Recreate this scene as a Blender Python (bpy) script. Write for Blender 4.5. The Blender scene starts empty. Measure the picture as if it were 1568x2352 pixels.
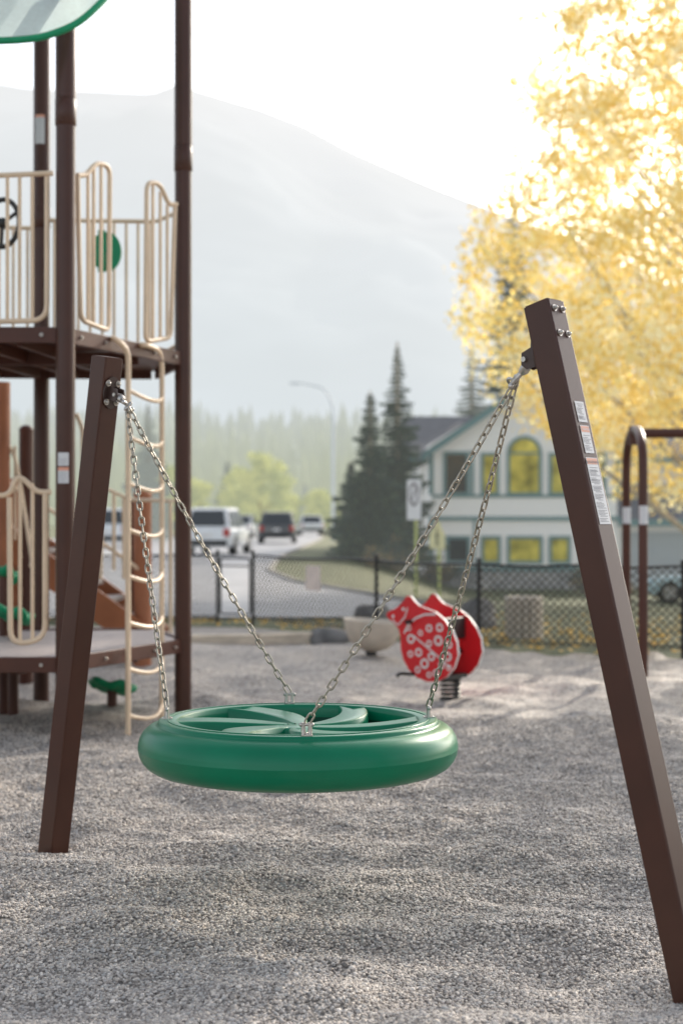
import bpy, math, random
import numpy as np
from mathutils import Vector, Matrix
random.seed(7); rng=np.random.default_rng(7)
sc=bpy.context.scene
sc.view_settings.view_transform='Standard'; sc.view_settings.look='None'; sc.view_settings.exposure=0
COL=sc.collection
F=3267.0; CH=1.3; HY=1190.0
def S(px,py,d):               # surveyed point -> metres at depth d
    return Vector(((px-784)/F*d, d, CH+(HY-py)/F*d))
def on_line(A,B,px,py):       # surveyed point lying in the vertical plane through A-B
    k=(px-784)/F; dx=B[0]-A[0]; dy=B[1]-A[1]
    t=(A[0]-A[1]*k)/(dy*k-dx); d=A[1]+dy*t
    return Vector((A[0]+dx*t,d,CH+(HY-py)/F*d))
# ------------------------------------------------------------ noise
def _h(i,j,s):
    n=(i.astype(np.int64)*374761393+j.astype(np.int64)*668265263+s*1442695041)&0x7fffffff
    n=(n^(n>>13))*1274126177&0x7fffffff
    return ((n^(n>>16))&0xffff)/65535.0
def vn(x,y,s=0):
    x=np.asarray(x,float);y=np.asarray(y,float)
    i=np.floor(x);j=np.floor(y);u=x-i;v=y-j
    u=u*u*(3-2*u);v=v*v*(3-2*v)
    a=_h(i,j,s);b=_h(i+1,j,s);c=_h(i,j+1,s);d=_h(i+1,j+1,s)
    return (a*(1-u)+b*u)*(1-v)+(c*(1-u)+d*u)*v
def fbm(x,y,s=0,o=4):
    r=0;a=.5;f=1
    for k in range(o):
        r=r+a*vn(x*f+k*17.3,y*f+k*9.1,s+k);a*=.5;f*=2.03
    return r
def sm(t):
    t=np.clip(t,0,1);return t*t*(3-2*t)
def ground(x,y):
    x=np.asarray(x,float);y=np.asarray(y,float)
    near=1-sm((y-13)/5)
    g=(0.16*(fbm(x*1.25+3,y*1.5+1,3,4)-.47)+.06*(vn(x*3.3,y*4.4,9)-.5)+.026*(vn(x*7,y*9,19)-.5))*near
    out=-0.05*sm((y-13)/5)
    drop=-1.3*sm((x+0.5)/5.5)*sm((y-19)/20)*(1-sm((y-120)/80))
    return g+out+drop-.01
def gz(x,y): return float(ground(np.array([x]),np.array([y]))[0])
# ------------------------------------------------------------ materials
def nd(nt,t,**k):
    n=nt.nodes.new(t)
    for a,b in k.items(): setattr(n,a,b)
    return n
def mat(name,col,rough=.5,metal=0,var=.15,scale=8,bump=0,bscale=60,haze=0,hz=(.80,.87,.92),spec=.5,trans=0,coat=0,col2=None,stretch=None):
    m=bpy.data.materials.new(name);m.use_nodes=True;nt=m.node_tree;L=nt.links
    b=nt.nodes['Principled BSDF'];out=nt.nodes['Material Output']
    tc=nd(nt,'ShaderNodeTexCoord');n=nd(nt,'ShaderNodeTexNoise');n.inputs['Scale'].default_value=scale;n.inputs['Detail'].default_value=5
    src=tc.outputs['Object']
    if stretch:
        mp=nd(nt,'ShaderNodeMapping');mp.inputs['Scale'].default_value=stretch;L.new(src,mp.inputs['Vector']);src=mp.outputs['Vector']
    L.new(src,n.inputs['Vector'])
    r=nd(nt,'ShaderNodeValToRGB');r.color_ramp.elements[0].position=.3;r.color_ramp.elements[1].position=.7
    c2=col2 if col2 else tuple(min(1,c*(1+var)) for c in col)
    c1=col if col2 else tuple(c*(1-var) for c in col)
    r.color_ramp.elements[0].color=(*c1,1);r.color_ramp.elements[1].color=(*c2,1)
    L.new(n.outputs['Fac'],r.inputs['Fac']);L.new(r.outputs['Color'],b.inputs['Base Color'])
    b.inputs['Roughness'].default_value=rough;b.inputs['Metallic'].default_value=metal
    b.inputs['Specular IOR Level'].default_value=spec;b.inputs['Coat Weight'].default_value=coat
    if bump:
        n2=nd(nt,'ShaderNodeTexNoise');n2.inputs['Scale'].default_value=bscale;n2.inputs['Detail'].default_value=4
        L.new(src,n2.inputs['Vector']);bp=nd(nt,'ShaderNodeBump');bp.inputs['Strength'].default_value=bump;bp.inputs['Distance'].default_value=.01
        L.new(n2.outputs['Fac'],bp.inputs['Height']);L.new(bp.outputs['Normal'],b.inputs['Normal'])
    last=b.outputs['BSDF']
    if trans:
        t=nd(nt,'ShaderNodeBsdfTranslucent');L.new(r.outputs['Color'],t.inputs['Color'])
        mx=nd(nt,'ShaderNodeMixShader');mx.inputs[0].default_value=trans
        L.new(last,mx.inputs[1]);L.new(t.outputs[0],mx.inputs[2]);last=mx.outputs[0]
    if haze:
        e=nd(nt,'ShaderNodeEmission');e.inputs['Color'].default_value=(*hz,1)  # aerial haze painted in: emission of the haze colour mixed over the surface
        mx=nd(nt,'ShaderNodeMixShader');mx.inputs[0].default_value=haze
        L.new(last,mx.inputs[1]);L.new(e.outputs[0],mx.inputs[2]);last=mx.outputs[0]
    L.new(last,out.inputs['Surface'])
    return m
BROWN=mat('brown_powder_coat',(.062,.022,.013),.36,var=.12,scale=5,bump=.03,bscale=300,spec=.35,coat=.06)
BROWN2=mat('brown_powder_coat_dull',(.080,.028,.017),.42,var=.15,scale=4,spec=.35)
BROWN3=mat('warm_brown_plastic',(.34,.12,.05),.5,var=.15,scale=4)
BEIGE=mat('beige_powder_coat',(.72,.55,.38),.4,var=.08,scale=6)
GREEN=mat('green_moulded_plastic',(.0,.17,.080),.28,var=.08,scale=5,bump=.03,bscale=420,spec=.32)
GREEND=mat('green_plastic_painted_shade',(.0,.06,.03),.5,var=.08,scale=5,spec=.2)  # seat green darkened, shade of the recess below the vanes painted in
GREEN2=mat('green_flat_plastic',(.003,.26,.11),.45,var=.1,spec=.4)
STEEL=mat('galvanised_steel',(.52,.49,.45),.34,metal=.9,var=.2,scale=60)
CHAIN=mat('weathered_zinc_chain',(.42,.38,.31),.40,metal=.8,var=.3,scale=70)
BLACK=mat('black_metal',(.018,.017,.016),.4,var=.2)
DKB=mat('dark_brown_bracket',(.05,.028,.022),.4,var=.2)
RED=mat('red_plastic',(.66,.020,.026),.35,var=.06)
WHITEP=mat('white_plastic',(.75,.73,.7),.45,var=.04)
STICK=mat('sticker_vinyl',(.66,.66,.66),.4,var=.03)
STICKO=mat('sticker_orange',(.72,.33,.22),.4,var=.03)
INK=mat('sticker_ink',(.22,.22,.24),.6,var=.03)
CREAM=mat('cream_plastic',(.6,.52,.42),.5,var=.1)
ROCK=mat('grey_rock',(.2,.19,.18),.9,var=.4,scale=5,bump=.6,bscale=15)
BARK=mat('grey_bark',(.24,.19,.13),.9,var=.4,scale=10,bump=.5,bscale=20,haze=.15,hz=(.95,.88,.7))
# ------------------------------------------------------------ mesh builder
class MB:
    def __init__(s): s.v=[];s.f=[];s.m=[];s.s=[]
    def add(s,vs,fs,m=0,smooth=False):
        o=len(s.v);s.v+= [tuple(v) for v in vs]
        for f in fs: s.f.append(tuple(i+o for i in f));s.m.append(m);s.s.append(smooth)
        return s
    def box(s,c,size,m=0,R=None):
        c=Vector(c);vs=[]
        for dz in(-.5,.5):
            for dx,dy in((-.5,-.5),(.5,-.5),(.5,.5),(-.5,.5)):
                v=Vector((dx*size[0],dy*size[1],dz*size[2]))
                if R: v=R@v
                vs.append(c+v)
        return s.add(vs,[(3,2,1,0),(4,5,6,7),(0,1,5,4),(1,2,6,5),(2,3,7,6),(3,0,4,7)],m)
    def obox(s,p0,p1,a,w,d,m=0,bev=0):
        p0=Vector(p0);p1=Vector(p1);t=(p1-p0).normalized();a=Vector(a);a=(a-t*a.dot(t)).normalized();b=t.cross(a)
        sec=[]
        if bev:
            for sx,sy in((1,1),(-1,1),(-1,-1),(1,-1)):
                cx=sx*(w/2-bev);cy=sy*(d/2-bev);a0=math.atan2(sy,sx)-math.pi/4
                for k in range(4):
                    an=a0+math.pi/2*k/3
                    sec.append((cx+bev*math.cos(an),cy+bev*math.sin(an)))
        else: sec=[(w/2,d/2),(-w/2,d/2),(-w/2,-d/2),(w/2,-d/2)]
        n=len(sec)
        vs=[p0+a*x+b*y for x,y in sec]+[p1+a*x+b*y for x,y in sec]
        s.add(vs,[tuple(range(n-1,-1,-1)),tuple(range(n,2*n))],m)
        s.add(vs,[(i,(i+1)%n,n+(i+1)%n,n+i) for i in range(n)],m,False)
        return s
    def tube(s,pts,r,n=10,closed=False,m=0,caps=True):
        pts=[Vector(p) for p in pts];N=len(pts)
        rr=r if isinstance(r,(list,tuple)) else [r]*N
        up=None;vs=[]
        for i in range(N):
            a=pts[(i-1)%N] if (closed or i>0) else pts[i]
            b=pts[(i+1)%N] if (closed or i<N-1) else pts[i]
            t=(b-a).normalized()
            if up is None:
                up=Vector((0,0,1)) if abs(t.z)<.9 else Vector((1,0,0))
            up=(up-t*up.dot(t)).normalized();bb=t.cross(up)
            for k in range(n):
                an=2*math.pi*k/n;vs.append(pts[i]+(up*math.cos(an)+bb*math.sin(an))*rr[i])
        fs=[]
        for i in range(N if closed else N-1):
            j=(i+1)%N
            for k in range(n):
                k2=(k+1)%n;fs.append((i*n+k,i*n+k2,j*n+k2,j*n+k))
        s.add(vs,fs,m,True)
        if caps and not closed:
            s.add(vs[:n],[tuple(range(n-1,-1,-1))],m);s.add(vs[-n:],[tuple(range(n))],m)
        return s
    def lathe(s,prof,c=(0,0,0),n=32,m=0,T=None,smooth=True):
        vs=[]
        for r,z in prof:
            for k in range(n):
                a=2*math.pi*k/n;p=Vector((r*math.cos(a),r*math.sin(a),z))
                vs.append((T(p) if T else p+Vector(c)))
        fs=[]
        for i in range(len(prof)-1):
            for k in range(n):
                k2=(k+1)%n;fs.append((i*n+k,i*n+k2,(i+1)*n+k2,(i+1)*n+k))
        return s.add(vs,fs,m,smooth)
    def ext(s,pts,vec,m=0,mside=None):
        pts=[Vector(p) for p in pts];vec=Vector(vec);n=len(pts)
        vs=pts+[p+vec for p in pts]
        s.add(vs,[tuple(range(n)),tuple(range(2*n-1,n-1,-1))],m)
        s.add(vs,[(i,n+i,n+(i+1)%n,(i+1)%n) for i in range(n)],m if mside is None else mside)
        return s
    def ball(s,c,r,n=12,m=0):
        if not isinstance(r,(tuple,list)): r=(r,r,r)
        h=n//2;vs=[];fs=[]
        for i in range(h+1):
            th=math.pi*i/h
            for k in range(n):
                a=2*math.pi*k/n;vs.append((c[0]+r[0]*math.sin(th)*math.cos(a),c[1]+r[1]*math.sin(th)*math.sin(a),c[2]+r[2]*math.cos(th)))
        for i in range(h):
            for k in range(n):
                k2=(k+1)%n;fs.append((i*n+k,(i+1)*n+k,(i+1)*n+k2,i*n+k2))
        return s.add(vs,fs,m,True)
    def obj(s,name,mats,parent=None,org=None,label=None,recalc=True,bevel=0):
        if not isinstance(mats,(list,tuple)): mats=[mats]
        o0=Vector(org) if org is not None else (Vector(parent['_o']) if parent is not None else Vector((0,0,0)))
        me=bpy.data.meshes.new(name);me.from_pydata([tuple(Vector(v)-o0) for v in s.v],[],s.f)
        for m in mats: me.materials.append(m)
        me.polygons.foreach_set('material_index',s.m);me.polygons.foreach_set('use_smooth',s.s)
        if recalc:
            import bmesh
            bm=bmesh.new();bm.from_mesh(me);bmesh.ops.recalc_face_normals(bm,faces=bm.faces);bm.to_mesh(me);bm.free()
        me.update()
        o=bpy.data.objects.new(name,me);COL.objects.link(o)
        if parent is not None: o.parent=parent;o['_o']=tuple(o0)
        else: o.location=o0
        if label:o['label']=label
        if bevel:
            b=o.modifiers.new('bevel','BEVEL');b.width=bevel;b.segments=2;b.limit_method='ANGLE'
        return o
def thing(name,label,cat,org,group=None):
    e=bpy.data.objects.new(name,None);COL.objects.link(e);e.location=org;e.empty_display_size=.2
    e['label']=label;e['category']=cat;e['_o']=tuple(org)
    if group:e['group']=group
    return e
def fillet(pts,r,n=5):
    pts=[Vector(p) for p in pts];out=[pts[0]]
    for i in range(1,len(pts)-1):
        a,b,c=pts[i-1],pts[i],pts[i+1];d1=(a-b);d2=(c-b);rr=min(r,d1.length*.45,d2.length*.45)
        p=b+d1.normalized()*rr;q=b+d2.normalized()*rr
        for k in range(n+1):
            t=k/n;out.append(p*(1-t)**2+b*2*t*(1-t)+q*t*t)
    out.append(pts[-1]);return out
def np_mesh(name,V,Fa,mats,smooth=False,mi=None,attr=None):
    me=bpy.data.meshes.new(name);k=Fa.shape[1]
    me.vertices.add(len(V));me.vertices.foreach_set('co',V.astype(np.float32).ravel())
    me.loops.add(Fa.size);me.loops.foreach_set('vertex_index',Fa.astype(np.int32).ravel())
    me.polygons.add(len(Fa));me.polygons.foreach_set('loop_start',(np.arange(len(Fa))*k).astype(np.int32))
    for m in mats: me.materials.append(m)
    me.update(calc_edges=True)
    me.polygons.foreach_set('use_smooth',np.full(len(Fa),smooth))
    if mi is not None: me.polygons.foreach_set('material_index',mi.astype(np.int32))
    if attr is not None:
        a=me.attributes.new('tone','FLOAT','POINT');a.data.foreach_set('value',attr.astype(np.float32))
    me.update();return me
def grid_mesh(name,xs,ys,hf,m,smooth=True):
    X,Y=np.meshgrid(xs,ys);Z=hf(X,Y);V=np.stack([X,Y,Z],-1).reshape(-1,3);nx=len(xs);ny=len(ys)
    i=(np.arange(ny-1)[:,None]*nx+np.arange(nx-1)[None]).ravel()
    Fa=np.stack([i,i+1,i+nx+1,i+nx],1)
    return np_mesh(name,V,Fa,[m],smooth)
def struct(name,me,label,cat='ground',kind='structure'):
    o=bpy.data.objects.new(name,me);COL.objects.link(o);o['kind']=kind;o['label']=label;o['category']=cat;return o
# ------------------------------------------------------------ gravel material
def gravel_mat(name,attr=False):
    m=bpy.data.materials.new(name);m.use_nodes=True;nt=m.node_tree;L=nt.links;b=nt.nodes['Principled BSDF']
    b.inputs['Roughness'].default_value=.65;b.inputs['Specular IOR Level'].default_value=.4
    r=nd(nt,'ShaderNodeValToRGB');e=r.color_ramp.elements
    e[0].position=0;e[0].color=(.16,.143,.13,1);e[1].position=1;e[1].color=(.82,.75,.68,1)
    for p,c in((.2,(.32,.285,.255,1)),(.45,(.48,.42,.37,1)),(.65,(.48,.46,.44,1)),(.85,(.63,.55,.47,1))):
        x=e.new(p);x.color=c
    tc=nd(nt,'ShaderNodeTexCoord')
    if attr:
        a=nd(nt,'ShaderNodeAttribute',attribute_name='tone');L.new(a.outputs['Fac'],r.inputs['Fac']);L.new(r.outputs[0],b.inputs['Base Color'])
    else:
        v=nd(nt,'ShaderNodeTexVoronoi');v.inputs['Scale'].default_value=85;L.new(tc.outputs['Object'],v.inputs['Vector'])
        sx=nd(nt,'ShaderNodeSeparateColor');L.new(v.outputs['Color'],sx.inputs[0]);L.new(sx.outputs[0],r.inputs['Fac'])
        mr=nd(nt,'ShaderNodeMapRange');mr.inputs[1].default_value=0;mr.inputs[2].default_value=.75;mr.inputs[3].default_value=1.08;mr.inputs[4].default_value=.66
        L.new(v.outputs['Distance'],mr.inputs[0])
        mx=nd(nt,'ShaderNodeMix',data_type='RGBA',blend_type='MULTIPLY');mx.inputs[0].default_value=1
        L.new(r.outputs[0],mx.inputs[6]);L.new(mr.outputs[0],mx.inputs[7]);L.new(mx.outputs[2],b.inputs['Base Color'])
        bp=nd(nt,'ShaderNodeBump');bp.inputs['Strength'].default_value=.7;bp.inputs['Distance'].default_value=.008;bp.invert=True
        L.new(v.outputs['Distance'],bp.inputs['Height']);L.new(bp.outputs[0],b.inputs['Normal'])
    return m
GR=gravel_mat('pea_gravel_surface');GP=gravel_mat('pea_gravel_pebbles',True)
def spaced(a,b,st,grow,lo,hi):
    c=list(np.arange(a,b+1e-6,st));s=st
    while c[-1]<hi: s*=grow;c.append(c[-1]+s)
    s=st
    while c[0]>lo: s*=grow;c.insert(0,c[0]-s)
    return np.array(c)
xs=spaced(-3.6,4.0,.035,1.2,-3000,3000);ys=spaced(2.6,12,.035,1.12,-60,4000)
struct('ground',grid_mesh('ground',xs,ys,ground,GR),'rippled pale pea gravel covering the playground')
# loose pebbles
def pebbles():
    phi=(1+5**.5)/2
    iv=np.array([(-1,phi,0),(1,phi,0),(-1,-phi,0),(1,-phi,0),(0,-1,phi),(0,1,phi),(0,-1,-phi),(0,1,-phi),(phi,0,-1),(phi,0,1),(-phi,0,-1),(-phi,0,1)],float);iv/=np.linalg.norm(iv[0])
    it=np.array([(0,11,5),(0,5,1),(0,1,7),(0,7,10),(0,10,11),(1,5,9),(5,11,4),(11,10,2),(10,7,6),(7,1,8),(3,9,4),(3,4,2),(3,2,6),(3,6,8),(3,8,9),(4,9,5),(2,4,11),(6,2,10),(8,6,7),(9,8,1)])
    n=230000
    y=3.3+(rng.random(n)**1.5)*6.0;x=(rng.random(n)*2-1)*(.25*y+.25)
    z=ground(x,y)+.001
    sz=rng.uniform(.0030,.0062,n)*(1+.5*(rng.random(n)<.03))
    sc3=np.stack([sz*rng.uniform(.8,1.5,n),sz*rng.uniform(.8,1.2,n),sz*rng.uniform(.5,.9,n)],1)
    a=rng.random(n)*6.283;t=rng.normal(0,.35,n)
    V=iv[None]*sc3[:,None]*(1+rng.normal(0,.09,(n,12,1)))
    vy=V[...,1]*np.cos(t)[:,None]-V[...,2]*np.sin(t)[:,None];vz=V[...,1]*np.sin(t)[:,None]+V[...,2]*np.cos(t)[:,None];vx=V[...,0]
    X=vx*np.cos(a)[:,None]-vy*np.sin(a)[:,None]+x[:,None];Y=vx*np.sin(a)[:,None]+vy*np.cos(a)[:,None]+y[:,None];Z=vz+z[:,None]+sz[:,None]*.3
    V=np.stack([X,Y,Z],-1).reshape(-1,3)
    Fa=(it[None]+np.arange(n)[:,None,None]*12).reshape(-1,3)
    tone=np.repeat(rng.random(n),12)
    return np_mesh('gravel_pebbles',V,Fa,[GP],True,attr=tone)
struct('gravel_pebbles',pebbles(),'loose rounded grey and tan pebbles','gravel','stuff')
# ------------------------------------------------------------ fence line + outside ground
FL=[(-9.0,18.6),(-1.1,17.7),(1.37,14.2),(3.26,13.6),(5.2,13.2),(9,13)]
def fy(x): return np.interp(x,[p[0] for p in FL],[p[1] for p in FL])
LAWN=mat('lawn_grass',(.055,.075,.025),.9,col2=(.15,.15,.055),scale=2.5,bump=.8,bscale=30,haze=.04)
def lawn():
    xs=spaced(-9,9,.5,1.2,-900,900);vs=np.concatenate([np.linspace(0,12,26)[:-1],np.linspace(12,60,40)[:-1],np.linspace(60,700,40)])
    X,_=np.meshgrid(xs,vs);Y=fy(X)-.15+vs[:,None]
    Z=ground(X,Y)+.05+.03*vn(X*2,Y*2,5);Z[0]-=.09
    nx=len(xs);ny=len(vs);i=(np.arange(ny-1)[:,None]*nx+np.arange(nx-1)[None]).ravel()
    return np_mesh('lawn',np.stack([X,Y,Z],-1).reshape(-1,3),np.stack([i,i+1,i+nx+1,i+nx],1),[LAWN],True)
struct('lawn',lawn(),'dry autumn lawn beyond the fence','lawn')
ASPH=mat('worn_asphalt',(.25,.25,.26),.6,var=.2,scale=1.2,bump=.3,bscale=90,haze=.10)
CONC=mat('concrete_kerb',(.30,.29,.27),.85,var=.15,scale=3,bump=.3)
RR=[(18.0,1.6),(20,1.5),(23,.7),(28,-.9),(34,-1.75),(46,-2.0),(88,-1.2),(200,-3.5),(420,-9)]
def rr(y): return np.interp(y,[p[0] for p in RR],[p[1] for p in RR])
def road():
    ys=np.concatenate([np.linspace(18.1,46,40),np.linspace(48,420,60)]);t=np.linspace(0,1,26)
    L_=np.interp(ys,[18,60,420],[-22,-17,-22])
    X=L_[:,None]*(1-t)+rr(ys)[:,None]*t;Y=np.repeat(ys[:,None],26,1);Z=ground(X,Y)+.1
    i=(np.arange(len(ys)-1)[:,None]*26+np.arange(25)[None]).ravel()
    return np_mesh('road',np.stack([X,Y,Z],-1).reshape(-1,3),np.stack([i,i+1,i+27,i+26],1),[ASPH],True)
struct('road',road(),'worn grey asphalt street','road')
k=MB();kp=[(float(rr(y)),y,gz(float(rr(y)),y)+.085) for y in np.linspace(20,120,50)]
for a,b in zip(kp[:-1],kp[1:]): k.obox(a,b,(1,0,0),.12,.12)
o=k.obj('kerb',CONC);o['kind']='structure';o['label']='pale concrete kerb along the street';o['category']='kerb'
PAINT=mat('road_paint',(.7,.68,.6),.7,var=.1)
k=MB()
for i in range(14):
    y=24+i*8;x=-8.2
    z=gz(x,y)+.106;k.add([(x-.06,y,z),(x+.06,y,z),(x+.06,y+3,z),(x-.06,y+3,z)],[(0,1,2,3)])
o=k.obj('road_marking',PAINT);o['kind']='structure';o['label']='white dashed centre line on the street';o['category']='road marking'
# ------------------------------------------------------------ mountain, hill
def haze_land(name,c1,c2,hlo,hhi,zlo,zhi,fac,scale,xk=0):  # painted haze: emission colour graded by height and sideways
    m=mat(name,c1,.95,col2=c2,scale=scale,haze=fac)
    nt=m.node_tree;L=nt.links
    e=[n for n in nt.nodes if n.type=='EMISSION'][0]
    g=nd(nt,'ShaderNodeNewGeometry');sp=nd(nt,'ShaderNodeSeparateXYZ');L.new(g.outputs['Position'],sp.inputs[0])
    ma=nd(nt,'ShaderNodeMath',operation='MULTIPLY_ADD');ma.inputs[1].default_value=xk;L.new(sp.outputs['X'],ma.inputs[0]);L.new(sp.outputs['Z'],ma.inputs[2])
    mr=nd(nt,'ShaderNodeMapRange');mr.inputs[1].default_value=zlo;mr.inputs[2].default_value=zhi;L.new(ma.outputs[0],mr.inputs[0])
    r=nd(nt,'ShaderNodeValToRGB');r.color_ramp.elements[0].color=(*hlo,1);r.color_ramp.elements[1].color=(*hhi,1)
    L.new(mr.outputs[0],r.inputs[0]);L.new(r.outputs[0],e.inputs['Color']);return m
MTN=haze_land('hazy_mountain_rock',(.03,.05,.05),(.30,.33,.34),(.76,.83,.86),(1.0,1.0,1.0),-40,400,.87,.010,.35)  # painted haze glow turns whiter uphill and towards the sun
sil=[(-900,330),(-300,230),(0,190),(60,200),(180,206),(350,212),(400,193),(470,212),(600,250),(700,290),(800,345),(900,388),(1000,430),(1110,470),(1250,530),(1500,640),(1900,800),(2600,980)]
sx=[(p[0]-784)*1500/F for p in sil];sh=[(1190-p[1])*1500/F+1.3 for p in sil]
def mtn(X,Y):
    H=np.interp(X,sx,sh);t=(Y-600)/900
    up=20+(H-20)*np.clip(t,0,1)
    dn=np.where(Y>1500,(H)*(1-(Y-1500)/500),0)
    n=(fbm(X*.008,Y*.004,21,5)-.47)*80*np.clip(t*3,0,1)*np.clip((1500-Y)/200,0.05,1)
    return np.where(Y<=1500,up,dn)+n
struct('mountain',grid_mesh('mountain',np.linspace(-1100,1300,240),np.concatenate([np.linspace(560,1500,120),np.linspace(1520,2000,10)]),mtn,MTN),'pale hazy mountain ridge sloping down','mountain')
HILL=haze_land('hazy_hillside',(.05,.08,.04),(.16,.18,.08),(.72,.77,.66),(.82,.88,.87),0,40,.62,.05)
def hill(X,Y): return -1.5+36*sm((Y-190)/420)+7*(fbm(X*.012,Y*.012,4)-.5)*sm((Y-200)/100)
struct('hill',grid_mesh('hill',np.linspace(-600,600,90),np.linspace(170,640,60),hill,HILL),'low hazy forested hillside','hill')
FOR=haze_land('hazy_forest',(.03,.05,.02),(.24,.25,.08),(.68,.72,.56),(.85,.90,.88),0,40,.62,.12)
def forest():
    n=2600;y=195+rng.random(n)**.8*430;x=(rng.random(n)*2-1)*(.27*y+10)
    z=hill(x,y)-.5;h=rng.uniform(4,12,n)*(.6+.8*vn(x*.05,y*.05,8));r=h*rng.uniform(.16,.26,n)
    V=[];Fa=[];o=0;kk=8
    for i in range(n):
        for l in range(3):
            b=z[i]+h[i]*(.08+l*.27);t=z[i]+h[i]*min(1,.5+l*.27);R=r[i]*(1-l*.28)
            a0=rng.random()*6
            for q in range(kk):
                a=a0+q*6.283/kk;w=R*rng.uniform(.6,1.15);V.append((x[i]+w*math.cos(a),y[i]+w*math.sin(a),b+rng.uniform(-.06,.03)*h[i]))
            V.append((x[i],y[i],t))
            for q in range(kk): Fa.append((o+q,o+(q+1)%kk,o+kk))
            o+=kk+1
    return np_mesh('forest',np.array(V),np.array(Fa),[FOR],False)
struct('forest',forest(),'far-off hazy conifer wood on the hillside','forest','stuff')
# ------------------------------------------------------------ trees
def leaf_mesh(name,centers,rad,nper,size,mats,flat=.8):
    C=np.repeat(centers,nper,0);R=np.repeat(rad,nper);n=len(C)
    d=rng.normal(size=(n,3));d/=np.linalg.norm(d,axis=1)[:,None];d*=(rng.random(n)**.55*R)[:,None];d[:,2]*=flat
    P=C+d
    a=rng.normal(size=(n,3));a/=np.linalg.norm(a,axis=1)[:,None];b=rng.normal(size=(n,3));b=np.cross(a,b);b/=np.linalg.norm(b,axis=1)[:,None]
    s=(size*rng.uniform(.6,1.3,n))[:,None]
    V=np.stack([P-a*s,P+b*s*.62,P+a*s,P-b*s*.62],1).reshape(-1,3)
    Fa=np.arange(n*4).reshape(-1,4)
    mi=(np.repeat(rng.random(len(centers)),nper)*.6+rng.random(n)*.4)*len(mats)
    return np_mesh(name,V,Fa,mats,False,mi=np.clip(mi.astype(int),0,len(mats)-1))
YL=[mat('yellow_leaf',(.93,.80,.30),.6,var=.07,scale=3,trans=.6,haze=.22,hz=(1,.93,.60)),  # haze on these leaves is yellow emission, a glow painted into the foliage
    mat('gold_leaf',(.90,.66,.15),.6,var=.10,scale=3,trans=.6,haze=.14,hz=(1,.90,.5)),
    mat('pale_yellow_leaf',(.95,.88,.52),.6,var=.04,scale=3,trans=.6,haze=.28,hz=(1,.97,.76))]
def broad_tree(name,label,base,H,prof,nclump,nper,size,mats,trunk_r,barkm,seed,limbs=40,crad=(.35,.7),gap=.33,expo=.55):
    global rng
    rng=np.random.default_rng(seed);random.seed(seed)
    T=thing(name,label,'tree',base);bx,by,bz=base
    pz=[p[0] for p in prof];pr=[p[1] for p in prof]
    cs=[]
    while len(cs)<nclump:
        z=random.uniform(pz[0],pz[-1]);R=np.interp(z,pz,pr)
        if random.random()>(R/max(pr)): continue
        a=random.random()*6.283;r=R*(random.random()**expo)
        x=r*math.cos(a);y=r*math.sin(a)
        g=vn(np.array([x*1.1+y*.5]),np.array([z*1.1+seed+y*.4]),seed)[0]
        if g<gap: continue
        cs.append((x,y,z))
    cs=np.array(cs)
    m=MB();tp=[(0,0,-.1)]
    for i in range(1,9): tp.append((math.sin(i*1.3)*.12,math.cos(i*.9)*.12,H*.92*i/8))
    m.tube([Vector(p)+Vector(base) for p in tp],[trunk_r*(1-.11*i) for i in range(9)],10)
    tr=m.obj('trunk',barkm,T)
    idx=random.sample(range(len(cs)),min(limbs,len(cs)))
    for j in idx:
        m=MB()
        c=Vector(cs[j]);hr=math.hypot(c.x,c.y);z0=max(H*.08,c.z-hr*.9-.3)
        s0=Vector((math.sin(z0/H*8)*.08,0,z0));mid=s0.lerp(c,.5)+Vector((random.uniform(-.2,.2),random.uniform(-.2,.2),-.1*hr))
        pts=[s0,s0.lerp(mid,.5),mid,mid.lerp(c,.5)+Vector((0,0,.05)),c]
        r0=trunk_r*.32*(1-.5*z0/H)
        m.tube([p+Vector(base) for p in pts],[r0,r0*.8,r0*.6,r0*.4,r0*.15],6)
        m.obj('limb',barkm,T)
    me=leaf_mesh('crown',cs,rng.uniform(crad[0],crad[1],len(cs)),nper,size,mats)
    o=bpy.data.objects.new('crown',me);COL.objects.link(o);o.parent=T
    return T
bt=(7.1,28.0,gz(7.1,28.0)); dz=-bt[2]
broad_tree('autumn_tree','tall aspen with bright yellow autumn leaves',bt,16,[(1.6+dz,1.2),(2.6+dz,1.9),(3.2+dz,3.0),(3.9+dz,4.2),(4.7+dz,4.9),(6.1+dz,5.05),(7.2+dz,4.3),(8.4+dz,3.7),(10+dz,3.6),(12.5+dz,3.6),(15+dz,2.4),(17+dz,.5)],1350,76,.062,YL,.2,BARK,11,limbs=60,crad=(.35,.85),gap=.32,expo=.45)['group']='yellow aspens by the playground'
b3=(9.6,18.8,gz(9.6,18.8))  # unseen aspen right of the view, added to throw dappled shade on the gravel
broad_tree('autumn_tree','unseen sparse yellow aspen added to dapple the gravel',b3,12,[(3.0,1.0),(5,2.2),(8,2.5),(10.5,2.1),(12.5,.5)],330,60,.075,YL,.14,BARK,12,limbs=30,crad=(.3,.7),gap=.42,expo=.6)['group']='yellow aspens by the playground'
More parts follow.
